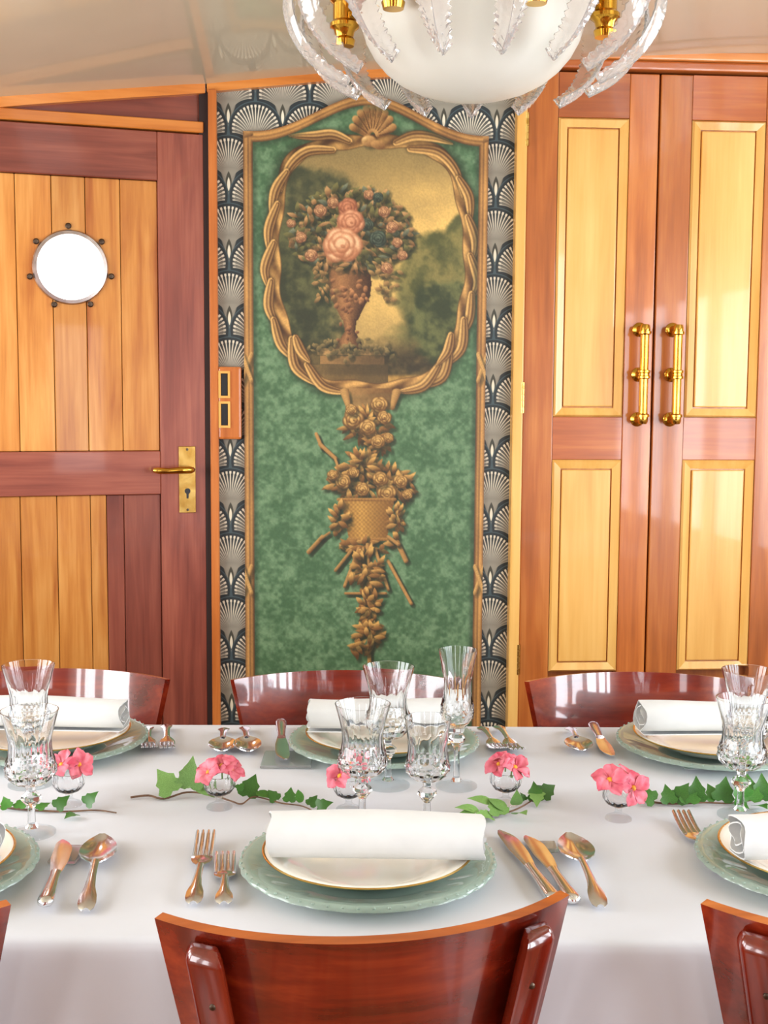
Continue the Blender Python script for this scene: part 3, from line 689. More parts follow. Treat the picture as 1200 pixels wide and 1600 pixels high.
    at = me.color_attributes.new('print', 'FLOAT_COLOR', 'POINT'); at.data.foreach_set('color', np.concatenate([lc.reshape(-1, 3), np.ones((H_*W_, 1))], 1).astype(np.float32).ravel())
    t = empty('painted_panel'); FB.put(t); tag(t, 'tall arched green panel painted with flower urn, gilt cartouche and garden trophy', 'painting')
    us = np.linspace(X0, X1, 60); MB().prism([(X0, ZB), (X1, ZB)]+[(u, float(ztop(u))) for u in us[::-1]], -.012, -.0005).build('backing_board', 'trim_v', t)
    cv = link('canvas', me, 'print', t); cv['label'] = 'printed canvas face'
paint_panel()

# ================================================================== table and cloth
TX0, TX1, TY0, TY1 = -1.15, 1.2, 1.262, 2.085
tb = empty('dining_table', ((TX0+TX1)/2, (TY0+TY1)/2, 0)); tag(tb, 'long dining table hidden under the white cloth', 'table')
hx_, hy_ = (TX1-TX0)/2, (TY1-TY0)/2
bx('tabletop', 'chair', tb, -hx_, hx_, -hy_, hy_, .72, .7485, .004)
for a in (-1, 1):
    for b in (-1, 1): bx('leg', 'chair_v', tb, a*(hx_-.05)-.03, a*(hx_-.05)+.03, b*(hy_-.09)-.03, b*(hy_-.09)+.03, 0, .7195, .004)
def cloth():
    drop = .21; ed = .008; n = 200; x0, x1, y0, y1 = TX0-ed, TX1+ed, TY0-ed, TY1+ed
    ss_ = np.concatenate([np.linspace(x0-drop, x0, 6), np.linspace(x0, x1, n)[1:-1], np.linspace(x1, x1+drop, 6)])
    ts_ = np.concatenate([y0-np.array([drop, .19, .16, .12, .08, .05, .03, .02, .012, .006, 0.]), np.linspace(y0, y1, 40)[1:-1], y1+np.array([0., .006, .012, .02, .04,   .08, .12, .17, drop])])
    g = []
    for s in ss_:
        row = []
        for t in ts_:
            os_ = max(x0-s, s-x1, 0); ot = max(y0-t, t-y1, 0); ov = max(os_, ot)
            X = min(max(s, x0), x1); Y = min(max(t, y0), y1); z = TZ
            if ov > 0:
                rr = .012; a = min(ov/rr, math.pi/2)
                out = rr*math.sin(a); dn = rr*(1-math.cos(a))+max(ov-rr*math.pi/2, 0)
                k = min(1, max(ov-.01, 0)/.16)
                wv = (.012*math.sin(s*11.+1.3)+.008*math.sin(s*23.+.4)+.004*math.sin(s*41))*k
                if ot >= os_: Y += (out+.004*k+max(wv, -.004*k)*.8)*(-1 if t < y0 else 1)*(1 if t < y0 else .3)
                if os_ >= ot: X += out*(-1 if s < x0 else 1)
                z -= dn
            else: z += .0006*math.sin(s*9+t*4)*math.sin(t*13+s*2)
            row.append((X, Y, z))
        g.append(row)
    o = MB().sheet(g).build('tablecloth', 'cloth', smooth=180, fix=False); tag(o, 'white linen cloth spread over the long dining table', 'tablecloth')
cloth()

# ================================================================== chairs
CW, CTOP = .425, .813
def make_chair():
    root = empty('dining_chair')
    Rr = .31; mid = -.215
    def pt(u, v, off=0):
        """u -1..1 across, v 0 bottom..1 top; off outwards"""
        half = (CW/2)*(.63+.37*v**.9); ang = math.asin(half*u/(Rr)); rr = Rr+off
        z = .49+(CTOP-.49)*v-.012*(1-v)*u*u
        return (rr*math.sin(ang), mid+Rr-rr*math.cos(ang)-.072*v+.03, z)
    g = [[pt(u, v) for v in np.linspace(0, 1, 12)] for u in np.linspace(-1, 1, 33)]
    mb = MB().sheet(g, .012); b = mb.mesh('backrest', smooth=50); b.materials.append(M['chair']); b.materials.append(M['chair_edge'])
    for p_ in b.polygons:
        if p_.normal.z > .7: p_.material_index = 1
    link('backrest', b, 'chair', root)
    for s in (-1, 1):
        # square post with rounded top bolted to the outside of the back, running down as the rear leg
        q = [pt(s*.77, v, .008) for v in (.94, .6, .3, 0)]; pts = [(p[0], p[1]-.010, p[2]) for p in q]
        pts += [(pts[-1][0]*1.0, pts[-1][1]+.0, .40), (pts[-1][0]*1.1, pts[-1][1]-.05, .0)]
        an = math.asin(min(1, pts[0][0]/(Rr+.01)))
        hw, hd = .0205, .013; sec = [(-hw, -hd), (hw, -hd), (hw, hd), (-hw, hd)]; v = []; f = []
        rings = [((pts[0][0], pts[0][1]+.004, pts[0][2]+.010), .75)]+[(p, 1) for p in pts]
        for p, k in rings:
            for a_, b_ in sec: v.append((p[0]+math.cos(an)*a_*k-math.sin(-an)*b_*0+0, p[1]+math.sin(an)*a_*k+b_*k, p[2]))
        n = len(rings)
        for i in range(n-1): f += [(i*4+k, i*4+(k+1) % 4, i*4+4+(k+1) % 4, i*4+4+k) for k in range(4)]
        f += [(0,1,2,3), tuple(range(n*4-1, n*4-5, -1))]
        leg = MB().add(v, f).build('rear_post', 'chair_v', root, bevel=.005, seg=2, smooth=40)
        bz = pts[0]; z = bz[2]-.045
        q1 = pt(s*.77, (z-.49)/(CTOP-.49), .008)
        MB().lathe([(0, -.001), (.0032, -.001), (.0032, .001), (.002, .0018), (0, .002)], 12, org=(q1[0], q1[1]-.0235, z), ax='y').build('bolt', 'bolt', leg, smooth=40)
    ring = []
    for k in range(28):
        a = 2*math.pi*k/28; c_, s_ = math.cos(a), math.sin(a); e = .75
        ring.append((.205*math.copysign(abs(c_)**e, c_)*(1+.06*s_), .20*math.copysign(abs(s_)**e, s_)+.0))
    v = [(x, y, .452) for x, y in ring]+[(x*.97, y*.97, .470) for x, y in ring]; n = 28
    MB().add(v, [tuple(reversed(range(n))), tuple(range(n, 2*n))]+[(i, (i+1) % n, (i+1) % n+n, i+n) for i in range(n)]).build('seat', 'chair', root, bevel=.003, smooth=40)
    for s in (-1, 1):
        MB().tube([(s*.15, .14, .451), (s*.165, .155, .22), (s*.175, .165, 0)], [.018, .016, .013], 12).build('front_leg', 'chair_v', root, smooth=50)
        MB().tube([(s*.158, -.19, .25), (s*.163, .14, .25)], .008, 8).build('stretcher', 'chair_v', root, smooth=50)
    return root
ch0 = make_chair()
near_row = [(-.588, 1.362, 0, 'bentwood dining chair at the lower left corner, only its back tip showing'), (-.040, 1.362, 8.5, 'red brown bentwood dining chair with its back to the viewer, in the middle'), (.556, 1.352, -6, 'red brown bentwood dining chair cut off at the lower right corner')]
far_row = [(-.60, 2.005, 180, 'bentwood dining chair across the table in front of the porthole door'), (-.066, 2.005, 180, 'bentwood dining chair across the table below the painted panel'), (.470, 2.005, 180, 'bentwood dining chair across the table in front of the wardrobe')]
for i, (x, y, a, lb) in enumerate(near_row+far_row):
    o = ch0 if i == 0 else copy_tree(ch0)
    o.location = (x, y, 0); o.rotation_euler = (0, 0, R(a)); tag(o, lb, 'chair', 'bentwood chairs around the table')

# ================================================================== place settings
def make_charger():
    # broad shallow glass plate, thick rim with a beaded scalloped edge
    prof = [(0, .004), (.085, .004), (.10, .007), (.128, .0165), (.143, .0205), (.150, .0215), (.1545, .0195), (.1555, .0165), (.152, .0145), (.142, .0145), (.125, .0105), (.098, .0012), (.09, 0), (.083, 0), (.08, .0015), (0, .0015)]
    mod = lambda a, z, j: 1+(.010*abs(math.sin(a*14))-.005 if 3 <= j <= 9 else 0)
    r = empty('charger_plate'); MB().lathe(prof, 168, mod).build('plate_body', 'charger', r, smooth=60)
    bd = MB()
    for k in range(56):
        a = 2*math.pi*(k+.5)/56; q = .1525*(1+.010*abs(math.sin(a*14))-.005)
        bd.lathe([(0, -.0018), (.0019, -.001), (.0021, .0004), (.0013, .0014), (0, .0018)], 6, org=(q*math.cos(a), q*math.sin(a), .0205))
    b = bd.build('beaded_rim', 'charger', r, smooth=80); b['kind'] = 'stuff'
    return r
def make_plate():
    r = empty('dinner_plate')
    MB().lathe([(0, .004), (.07, .004), (.082, .007), (.098, .016), (.112, .022), (.1265, .0262), (.1275, .0272), (.1265, .0280), (.112, .0245), (.096, .0185), (.08, .0095), (.068, .0068), (0, .0068)], 72).build('plate_body', 'porcelain', r, smooth=60)
    MB().lathe([(.1250, .0278), (.1268, .0284), (.1281, .0274), (.1272, .0262), (.1256, .0268)], 72, closed=True).build('gilt_rim', 'gold', r, smooth=60)
    return r
def make_napkin(seed, L=.248):
    rg = random.Random(seed); path = []
    n = 46
    for k in range(n):                                             # flattened spiral, three turns
        t = k/(n-1); a = -math.pi*.35-t*2*math.pi*2.35; q = 1-.66*t**1.25
        path.append((.035*q*math.copysign(abs(math.cos(a))**.85, math.cos(a)), .0275*q*math.copysign(abs(math.sin(a))**.85, math.sin(a))+.0275))
    g = []
    ph = [rg.uniform(0, 6) for _ in range(4)]
    for i in range(25):
        x = -L/2+L*i/24; row = []
        for k, (y, z) in enumerate(path):
            en = .003*math.sin(k*.9+ph[0])*(1 if abs(i-12) > 10 else .2)
            row.append((x+(en if i in (0, 24) else 0)+.0012*math.sin(k*.5+ph[1]), y*(1+.03*math.sin(x*26+ph[2])), max(0, z*(1+.045*math.sin(x*19+ph[3])))))
        g.append(row)
    o = MB().sheet(g, .0016).build('napkin', 'napkin', smooth=60); return o
chg0, pla0 = make_charger(), make_plate()
sets = [(575, 1339, 0, 'at the near middle setting', 0, .006), (-150, 1350, 0, 'at the near left setting', -3, -.01), (1290, 1338, 0, 'at the near right setting', 4, .0),
        (600, 1146, 1, 'at the far middle setting', 180, .0), (84, 1147, 1, 'at the far left setting', 178, -.008), (1106, 1149, 1, 'at the far right setting', 183, .0)]
SET = []
for i, (px, py, far, where, rz, nx) in enumerate(sets):
    p = T(px, py, TZ+.02); p.z = TZ+.0008; SET.append(p)
    if far: p.y = min(p.y, 1.945)
    c_ = chg0 if i == 0 else copy_tree(chg0); c_.location = p; c_.rotation_euler = (0,0,R(3*i)); tag(c_, f'sage green glass charger plate {where}', 'plate', 'glass charger plates')
    d_ = pla0 if i == 0 else copy_tree(pla0); d_.location = p+Vector((0,0,.0045)); tag(d_, f'ivory dinner plate with gold rim {where}', 'plate', 'gold rimmed dinner plates')
    n_ = make_napkin(i, .252); n_.location = p+Vector((nx+.004, -.030 if not far else -.006, .0325)); n_.rotation_euler = (0,0,R(rz+(-1.5 if i == 0 else 0))); tag(n_, f'rolled white linen napkin on the plate {where}', 'napkin', 'rolled napkins')

# ------------------------------------------------------------------ cutlery (lying along +Y, head at +Y)
def ribbon(pts, th, wav=None):
    """flat strip: (y, halfwidth, z) stations"""
    g = [[(hw*u, y, z+(.0024*(1-u*u))) for u in (-1, -.5, 0, .5, 1)] for y, hw, z in pts]
    return MB().sheet(g, th)
def handle_pts(L0, L1, z0, z1):
    s = [(0, .0035), (.04, .0080), (.12, .0096), (.24, .0088), (.40, .0050), (.62, .0034), (.85, .0029), (1, .0034)]
    return [(L0+(L1-L0)*t, w_, z0+(z1-z0)*t+.003*math.sin(math.pi*t)) for t, w_ in s]
def make_fork(L):
    r = empty('fork'); hl = L*.52
    ribbon(handle_pts(0, hl, .004, .007), .0022).build('handle', 'silver', r, smooth=50)
    hd_ = ribbon([(hl-.002, .0034, .0075), (hl+L*.05, .0098, .0055), (hl+L*.10, .0122, .004), (hl+L*.15, .0125, .004)], .0018); h = hd_.build('head', 'silver', r, smooth=50)
    for k in range(4):
        x = -.0105+.007*k; ribbon([(hl+L*.145, .0019, .004), (hl+L*.26, .0016, .0045), (hl+L*.38, .0014, .008), (L, .0008, .0125)], .0016).build('tine', 'silver', h, smooth=50).location = (x, 0, 0)
    return r
def make_spoon(L, bw=.0235):
    r = empty('spoon'); hl = L*.55
    ribbon(handle_pts(0, hl, .003, .012), .0022).build('handle', 'silver', r, smooth=50)
    g = []; bl = L-hl+.004
    for i in range(13):
        t = i/12; y = hl-.004+bl*t; hw = bw*math.sin(math.pi*min(max(t, .02), .985)**.85)**.62
        row = []
        for j in range(9):
            u = -1+j/4; dep = .0085*(1-u*u)*math.sin(math.pi*t)**.7
            row.append((hw*u, y, .0125-.003*t-dep))
        g.append(row)
    MB().sheet(g, .0013).build('bowl', 'silver', r, smooth=60); return r
def make_knife(L, bw=.0105):
    r = empty('knife'); hl = L*.46
    MB().tube([(0, 0, .006), (0, .004, .006), (0, hl*.12, .006), (0, hl*.4, .006), (0, hl*.85, .006), (0, hl, .006)], [.004, .0085, .0098, .0085, .0066, .0075], 14, (1, .62)).build('handle', 'silver', r, smooth=50)
    g = []
    for i in range(12):
        t = i/11; y = hl-.002+(L-hl+.002)*t; a = bw*(.62+.38*min(1, t*3)); b = -bw*(.62+.5*min(1, t*2.2)); tip = max(0, (t-.60)/.40); a = a-(a+bw*.5)*tip**2.6*.9; b = b*(1-.35*max(0, (t-.85)/.15)**2); g.append([(b, y, .0055), ((a+b)/2, y, .0064), (a, y, .0055)])
    MB().sheet(g, .0014).build('blade', 'silver', r, smooth=40); return r
def lay(o, h, t, z=0):
    a = T(*h); b = T(*t); d = b-a; o.location = (a.x, a.y, TZ+.0012+z); o.rotation_euler = (0, 0, math.atan2(-d.x, d.y)); return d.length
def dist_(h, t): return (T(*h)-T(*t)).length
def cut(fn, h, t, label, cat, group, L=None, z=0):
    o = fn(L or dist_(h, t)); lay(o, h, t, z); tag(o, label, cat, group); return o
G1 = 'silver cutlery laid on the cloth'
cut(make_fork, (302, 1420), (322, 1316), 'larger silver fork left of the near middle plate', 'fork', G1)
cut(make_fork, (350, 1420), (352, 1350), 'smaller silver fork beside the near middle charger', 'fork', G1)
cut(make_knife, (868, 1416), (800, 1324), 'silver knife nearest the middle charger on its right', 'knife', G1, L=.225)
cut(make_knife, (898, 1418), (828, 1315), 'silver knife between the other knife and the gold-reflecting spoon', 'knife', G1, z=.0)
cut(make_spoon, (938, 1424), (888, 1314), 'large silver spoon right of the two near knives', 'spoon', G1)
cut(make_knife, (70, 1430), (105, 1328), 'silver butter knife lying beside the spoon at lower left', 'knife', G1, z=.0055)
cut(make_spoon, (134, 1430), (160, 1316), 'large silver spoon at lower left beside the butter knife', 'spoon', G1, z=.0)
cut(make_fork, (1130, 1374), (1077, 1302), 'silver fork left of the near right charger', 'fork', G1, L=.20)
cut(make_fork, (231, 1142), (233, 1177), 'silver fork next to the far left charger', 'fork', G1, L=.15)
cut(make_fork, (260, 1139), (262, 1179), 'silver fork second from the far left charger', 'fork', G1, L=.165)
cut(make_spoon, (350, 1144), (347, 1182), 'silver spoon furthest left in front of the far middle chair', 'spoon', G1, L=.15)
cut(make_spoon, (382, 1142), (388, 1182), 'silver spoon beside the knife at the far middle setting', 'spoon', G1, L=.16)
cut(make_knife, (439, 1138), (441, 1200), 'dark reflecting silver knife left of the far middle charger', 'knife', G1, z=.0062)
cut(make_fork, (752, 1143), (775, 1172), 'silver fork next to the far middle charger', 'fork', G1, L=.15)
cut(make_fork, (778, 1141), (802, 1175), 'silver fork second from the far middle charger', 'fork', G1, L=.165)
cut(make_spoon, (890, 1143), (908, 1181), 'silver spoon left of the far right knife', 'spoon', G1, L=.15)
cut(make_knife, (926, 1137), (952, 1188), 'silver knife left of the far right charger', 'knife', G1)
cut(make_knife, (1215, 1199), (1066, 1206), 'silver dessert knife lying crosswise before the far right charger', 'knife', G1)
# flat glass tiles
def tile(px0, px1, py0, py1, label):
    a = T(px0, py1); b = T(px1, py1); c_ = T(px0, py0); cx_ = (a.x+b.x)/2; w_ = b.x-a.x; d_ = c_.y-a.y
    o = MB().box(-w_/2, w_/2, -d_/2, d_/2, 0, .005).build('glass_tile', 'tile', bevel=.001); o.location = (cx_, a.y+d_/2, TZ+.0008); tag(o, label, 'coaster', 'flat glass tiles')
tile(406, 486, 1178, 1202, 'flat grey glass tile under the far middle knife')
tile(74, 118, 1326, 1352, 'flat grey glass tile under the butter knife at lower left')
# near right tile lies beyond the knife tips
tile(836, 872, 1320, 1333, 'flat grey glass tile beyond the near right knives')

# ------------------------------------------------------------------ crystal
def make_glass(name, H, rim, waist, bulge, bowl0, foot, n=12):
    """flared thistle goblet: bowl0 is the height of the bowl's underside"""
    r = empty(name); b = H-bowl0
    B_ = lambda r_, t, fl=0: (r_, bowl0+b*t, fl)
    out = [(.006, bowl0, 0), (.013, bowl0+.003, 0), B_(bulge*.62, .05, 1), B_(bulge*.82, .10, 2), B_(bulge*.95, .15, 1), B_(bulge, .20, 2), B_(bulge*1.0, .25, 1), B_(bulge*.97, .30, 2), B_(bulge*.93, .35, 1), B_(waist*1.06, .41, 3), B_(waist*1.0, .50, 3), B_(waist, .58, 3), B_(waist*1.04, .66, 3), B_(waist*.8+rim*.2+.0005, .72, 0), B_(waist*.45+rim*.55, .84, 0), (rim, H, 0)]
    th = .0018
    inn = [(rim-.0011, H), (waist*.45+rim*.55-.0013, bowl0+b*.84), (waist*.8+rim*.2-.0014, bowl0+b*.72), (waist*.94-th, bowl0+b*.58), (waist*.96-th, bowl0+b*.46), (bulge*.82-th, bowl0+b*.34), (bulge*.86-th, bowl0+b*.25), (bulge*.78-th, bowl0+b*.17), (bulge*.5, bowl0+b*.11), (0, bowl0+b*.09)]
    fl = [0]+[q[2] for q in out]+[0]*len(inn)
    tri = lambda x: abs((x % 1)*2-1)
    def mod(a, z, j):
        f_ = fl[j]; q = a/(2*math.pi)*n
        if f_ in (1, 2): return .965+.085*tri(q+.5*(f_-1))                # crossing diamond cuts
        if f_ == 3: h = (q % 1)*2*math.pi/n-math.pi/n; return math.cos(math.pi/n)/math.cos(h)+.012   # flat panels
        return 1
    MB().lathe([(0, bowl0)]+[q[:2] for q in out]+inn, n*4, mod).build('bowl', 'crystal', r, smooth=24)
    k = bowl0-.0003
    MB().lathe([(0, k), (.0062, k), (.0055, k-.006), (.0125, k-.012), (.0135, k-.017), (.0085, k-.023), (.0052, k-.028), (.0045, (k+.01)*.5), (.0052, .014), (.009, .0085), (0, .0085)], 8).build('stem', 'crystal', r, smooth=20)
    MB().lathe([(0, .0082), (.009, .0082), (.016, .0045), (foot, .0022), (foot, 0), (0, .0)], 40).build('foot', 'crystal_thin', r, smooth=40)
    return r
big = make_glass('water_goblet', .180, .0385, .0275, .0335, .070, .033)
wine = make_glass('wine_goblet', .166, .0375, .0275, .0330, .064, .031)
small = make_glass('sherry_goblet', .146, .0315, .0265, .0300, .058, .028, 10)
flute = make_glass('champagne_flute', .206, .0288, .0205, .0245, .088, .031, 10)
used = set()
def place_glass(src, px, py, label):
    o = src if src.name not in used else copy_tree(src); used.add(src.name)
    p = T(px, py); o.location = (p.x, p.y, TZ+.0006); o.rotation_euler = (0, 0, random.uniform(0, 1)); tag(o, label, 'glass', 'cut crystal glasses')
place_glass(flute, 713, 1229, 'tall slim cut crystal flute in the middle of the table')
place_glass(big, 606, 1228, 'large flared crystal goblet behind the middle pair, left of the flute')
place_glass(wine, 566, 1288, 'cut crystal goblet in front of the others behind the middle napkin')
place_glass(small, 667, 1287, 'short crystal goblet in front of the flute')
place_glass(big, 48, 1226, 'tall crystal goblet at the far left, standing behind another')
place_glass(wine, 50, 1303, 'cut crystal goblet at the left edge, in front of the taller one')
place_glass(big, 1163, 1234, 'tall crystal goblet at the far right, standing behind another')
place_glass(wine, 1156, 1275, 'cut crystal goblet at the right edge behind the near right napkin')

# ------------------------------------------------------------------ posy cups and flowers
def make_cup():
    r = empty('posy_cup'); mod = lambda a, z, j: 1+.03*math.cos(a*14) if 1 <= j <= 6 else 1
    MB().lathe([(0, .0165), (.008, .0175), (.017, .0225), (.0215, .030), (.0225, .037), (.0215, .044), (.0225, .0475), (.0212, .0475), (.0200, .044), (.0208, .037), (.0198, .031), (.015, .0245), (0, .0205)], 56, mod).build('bowl', 'crystal', r, smooth=45)
    MB().lathe([(0, .0163), (.0055, .0163), (.0045, .011), (.009, .0065), (.017, .0035), (.0185, .0015), (.0185, 0), (0, 0)], 32).build('foot', 'crystal_thin', r, smooth=40)
    return r
cup0 = make_cup()
def petal_mesh(L, Wd, curl):
    g = []
    for i in range(9):
        t = i/8; hw = Wd*(.22+.78*math.sin(math.pi*(.08+.84*t)**1.25)) if t < .97 else Wd*.25
        row = []
        for j in range(7):
            u = -1+j/3; row.append((hw*u, .003+L*t-(.10*L*u*u*t), curl*math.sin(t*2.2)*.5-.45*curl*t*t*2+.10*L*(u*u)*(.3+t)+.0012*math.sin(u*5+t*7)))
        g.append(row)
    return MB().sheet(g, .0004).mesh('petal', smooth=70)
PET = [petal_mesh(.0215, .0105, .008), petal_mesh(.020, .0115, .011), petal_mesh(.0225, .0098, .006)]
def flower(loc, look, size, label, seed):
    rg = random.Random(seed); r = empty('pink_flower', loc); r.rotation_mode = 'QUATERNION'; r.rotation_quaternion = Vector(look).to_track_quat('Z', 'Y'); r.scale = (size,)*3
    for k in range(5):
        o = link('petal', PET[rg.randrange(3)], 'petal', r); o.rotation_euler = (R(rg.uniform(2, 26)), R(rg.uniform(-10, 10)), 2*math.pi*k/5+rg.uniform(-.12, .12)); o.location = (0, 0, .0004*k)
    MB().lathe([(0, -.001), (.0034, 0), (.0040, .002), (.0026, .004), (0, .0045)], 10).build('flower_centre', 'stamen', r, smooth=50)
    q = r.rotation_quaternion.inverted(); d = q @ Vector((0, 0, -1))
    dn = [Vector((0,0,0)), Vector((0,0,-.006)), Vector((0,0,-.009))+d*.010]
    MB().tube(dn, .0011, 6).build('stem', 'leaf_pale', r)
    tag(r, label, 'flower', 'pink flowers in the posy cups'); return r
cups = [(108, 1258, 'small ribbed glass posy cup behind the left goblets'), (343, 1262, 'small ribbed glass posy cup beside the pale green leaves'), (545, 1266, 'small ribbed glass posy cup behind the middle goblet'), (790, 1256, 'small ribbed glass posy cup behind the bright green sprig'), (966, 1280, 'small ribbed glass posy cup standing clear at right of centre')]
CP = []
for i, (px, py, lb) in enumerate(cups):
    o = cup0 if i == 0 else copy_tree(cup0); p = T(px, py); o.location = (p.x, p.y, TZ+.0006); tag(o, lb, 'vase', 'glass posy cups'); CP.append(Vector(o.location))
fl = [  # cup, offset, looking direction, size, label
 (0, (-.008, -.004, .058), (-.2, -.7, .8), 1.0, 'pink flower at left of the posy behind the left goblets'), (0, (.014, .002, .057), (.55, -.7, .5), .95, 'pink flower with yellow centre at right of the posy behind the left goblets'),
 (1, (-.013, -.008, .052), (-.5, -.6, .75), 1.0, 'pink flower on the left of the posy by the pale leaves'), (1, (.003, .004, .057), (0, -.4, .9), 1.0, 'pink flower in the middle of the posy by the pale leaves'), (1, (.016, .0, .054), (.7, -.3, .8), .9, 'pink flower on the right of the posy by the pale leaves'),
 (2, (-.012, -.006, .050), (-.4, -.8, .5), .95, 'pink flower left of the middle goblet stem'), (2, (.014, .004, .050), (.6, -.3, .6), .9, 'pink flower right of the middle goblet stem'),
 (3, (-.010, .0, .056), (-.4, -.6, .8), 1.0, 'pink flower on the left of the posy above the bright sprig'), (3, (.011, -.006, .054), (.5, -.6, .65), 1.0, 'pink flower on the right of the posy above the bright sprig'), (3, (.0, .012, .060), (.0, .1, 1), .9, 'pink flower at the back of the posy above the bright sprig'),
 (4, (-.014, -.006, .056), (-.15, -.72, .7), 1.08, 'open pink flower with orange centre on the left of the clear posy cup'), (4, (.017, -.008, .046), (.45, -.85, .3), 1.05, 'drooping pink flower with orange centre on the right of the clear posy cup'), (4, (.013, .012, .055), (.5, .1, .9), .9, 'deep pink flower at the back of the clear posy cup')]
for i, (c_, of, lk, sz, lb) in enumerate(fl): flower(CP[c_]+Vector(of), lk, sz, lb, i+5)

# ------------------------------------------------------------------ ivy sprigs
def ivy_leaf_mesh(lobed=True):
    half = [(0, 0), (.16, -.10), (.40, -.04), (.52, .16), (.36, .34), (.40, .52), (.24, .66), (.12, .86), (0, 1.08)] if lobed else [(0, 0), (.14, .02), (.26, .16), (.31, .36), (.28, .56), (.20, .76), (.10, .92), (.04, 1.02), (0, 1.1)]
    v = []; n = len(half)
    for x, y in half: v.append((x, y, .10*x+.05*math.sin(y*3)-.16*y*y))
    for x, y in half[1:-1]: v.append((-x, y, .10*x+.05*math.sin(y*3)-.16*y*y))
    ax = []
    for x, y in half[1:-1]: ax.append(len(v)); v.append((0, max(y, .02), -.02+.05*math.sin(y*3)-.16*y*y))
    f = []; L_ = list(range(n)); Rr_ = [0]+list(range(n, 2*n-2))+[n-1]; A = [0]+ax+[n-1]
    for i in range(n-1):
        for S_ in (L_, Rr_):
            q = [S_[i], S_[i+1], A[i+1], A[i]]; q = [k for t, k in enumerate(q) if k not in q[:t]]
            if len(q) > 2: f.append(tuple(q if S_ is L_ else reversed(q)))
    me = MB().add(v, f).mesh('leaf', fix=True, smooth=40); return me
IVY, OVAL = ivy_leaf_mesh(True), ivy_leaf_mesh(False)
IVYP = IVY.copy(); OVALP = OVAL.copy()
def sprig(stem, leaves, label, rad=.0016):
    """stem: (px, py, lift); leaves: (px, py, lift, direction, facing, size, kind)"""
    o3 = T(*stem[0][:2]); r = empty('ivy_sprig', (o3.x, o3.y, TZ)); P = []
    for px, py, h in stem:
        p = T(px, py, TZ+.001+rad+h); P.append(p-Vector(r.location))
    Q = []
    for i in range(len(P)-1):
        a, b, c_, d = P[max(i-1, 0)], P[i], P[i+1], P[min(i+2, len(P)-1)]
        for t in np.linspace(0, 1, 5, endpoint=False): Q.append(.5*((2*b)+(c_-a)*t+(2*a-5*b+4*c_-d)*t*t+(-a+3*b-3*c_+d)*t**3))
    Q.append(P[-1]); MB().tube(Q, [rad*(1-.45*i/len(Q)) for i in range(len(Q))], 7).build('stem', 'stem', r, smooth=60)
    for px, py, h, dr, nm, sz, kind in leaves:
        p = T(px, py, TZ+.003+h)-Vector(r.location); rg_ = random.Random(px*7+py); d = (Vector(dr).normalized()+Vector((rg_.uniform(-.4, .4), rg_.uniform(-.3, .3), rg_.uniform(-.25, .25)))).normalized(); sz *= rg_.uniform(.82, 1.12); n_ = Vector(nm); n_ = (n_-d*n_.dot(d)).normalized(); x = d.cross(n_)
        me = {'i': IVY, 'o': OVAL, 'p': IVYP, 'q': OVALP}[kind]; l = link('leaf', me, 'leaf' if kind in 'io' else 'leaf_pale', r)
        mm = Matrix((x, d, n_)).transposed().to_4x4() @ Matrix.Scale(sz, 4); mm.translation = p
        lowest = min((mm @ v_.co).z for v_ in me.vertices); mm.translation = p+Vector((0, 0, max(0, .0022-lowest))); l.matrix_local = mm
    tag(r, label, 'ivy', 'greenery sprigs down the table centre')
U, TC = (0, -.25, 1), (0, -.8, .6)
sprig([(-20,1258,0), (40,1265,0), (100,1268,0), (150,1266,.0), (182,1270,0)],
      [(12,1262,.004,(-.4,.5,.7),TC,.022,'i'), (30,1262,.004,(.3,.6,.4),U,.02,'i'), (60,1264,.003,(.6,.6,.4),U,.02,'i'), (88,1262,.004,(.5,.5,.6),TC,.024,'i'), (118,1272,.002,(-.2,-.9,.1),U,.024,'i'), (134,1256,.006,(.7,.3,.8),TC,.027,'i')],
      'ivy sprig with dark leaves lying at the left edge of the table')
sprig([(204,1246,0), (232,1243,.002), (256,1248,0), (292,1238,.004), (330,1242,.004), (362,1252,0), (378,1256,.001), (398,1245,.004), (440,1255,.001), (474,1260,.002), (504,1276,0)],
      [(270,1236,.010,(-.35,.1,1),TC,.040,'p'), (290,1232,.012,(.15,.15,1),TC,.042,'q'), (296,1230,.014,(.5,.2,1),TC,.042,'p'), (262,1228,.012,(-.1,-.3,-.5),TC,.026,'q'), (304,1232,.008,(.4,-.4,-.3),TC,.034,'q'), (374,1226,.018,(.2,-.3,-1),TC,.016,'i'),
       (386,1243,.004,(.2,.5,.8),TC,.030,'i'), (400,1246,.004,(.9,.2,.1),U,.028,'o'), (432,1250,.003,(-.3,.4,.7),TC,.018,'i'), (452,1252,.003,(.1,.5,.9),TC,.022,'i'), (470,1254,.004,(-.1,.5,.8),TC,.022,'o'), (484,1258,.004,(.5,.4,.4),TC,.020,'i'), (496,1264,.003,(.8,-.2,.2),TC,.026,'i'), (503,1274,.002,(.5,-.3,.3),U,.018,'o')],
      'long twig with pale upright leaves and small ivy leaves left of centre')
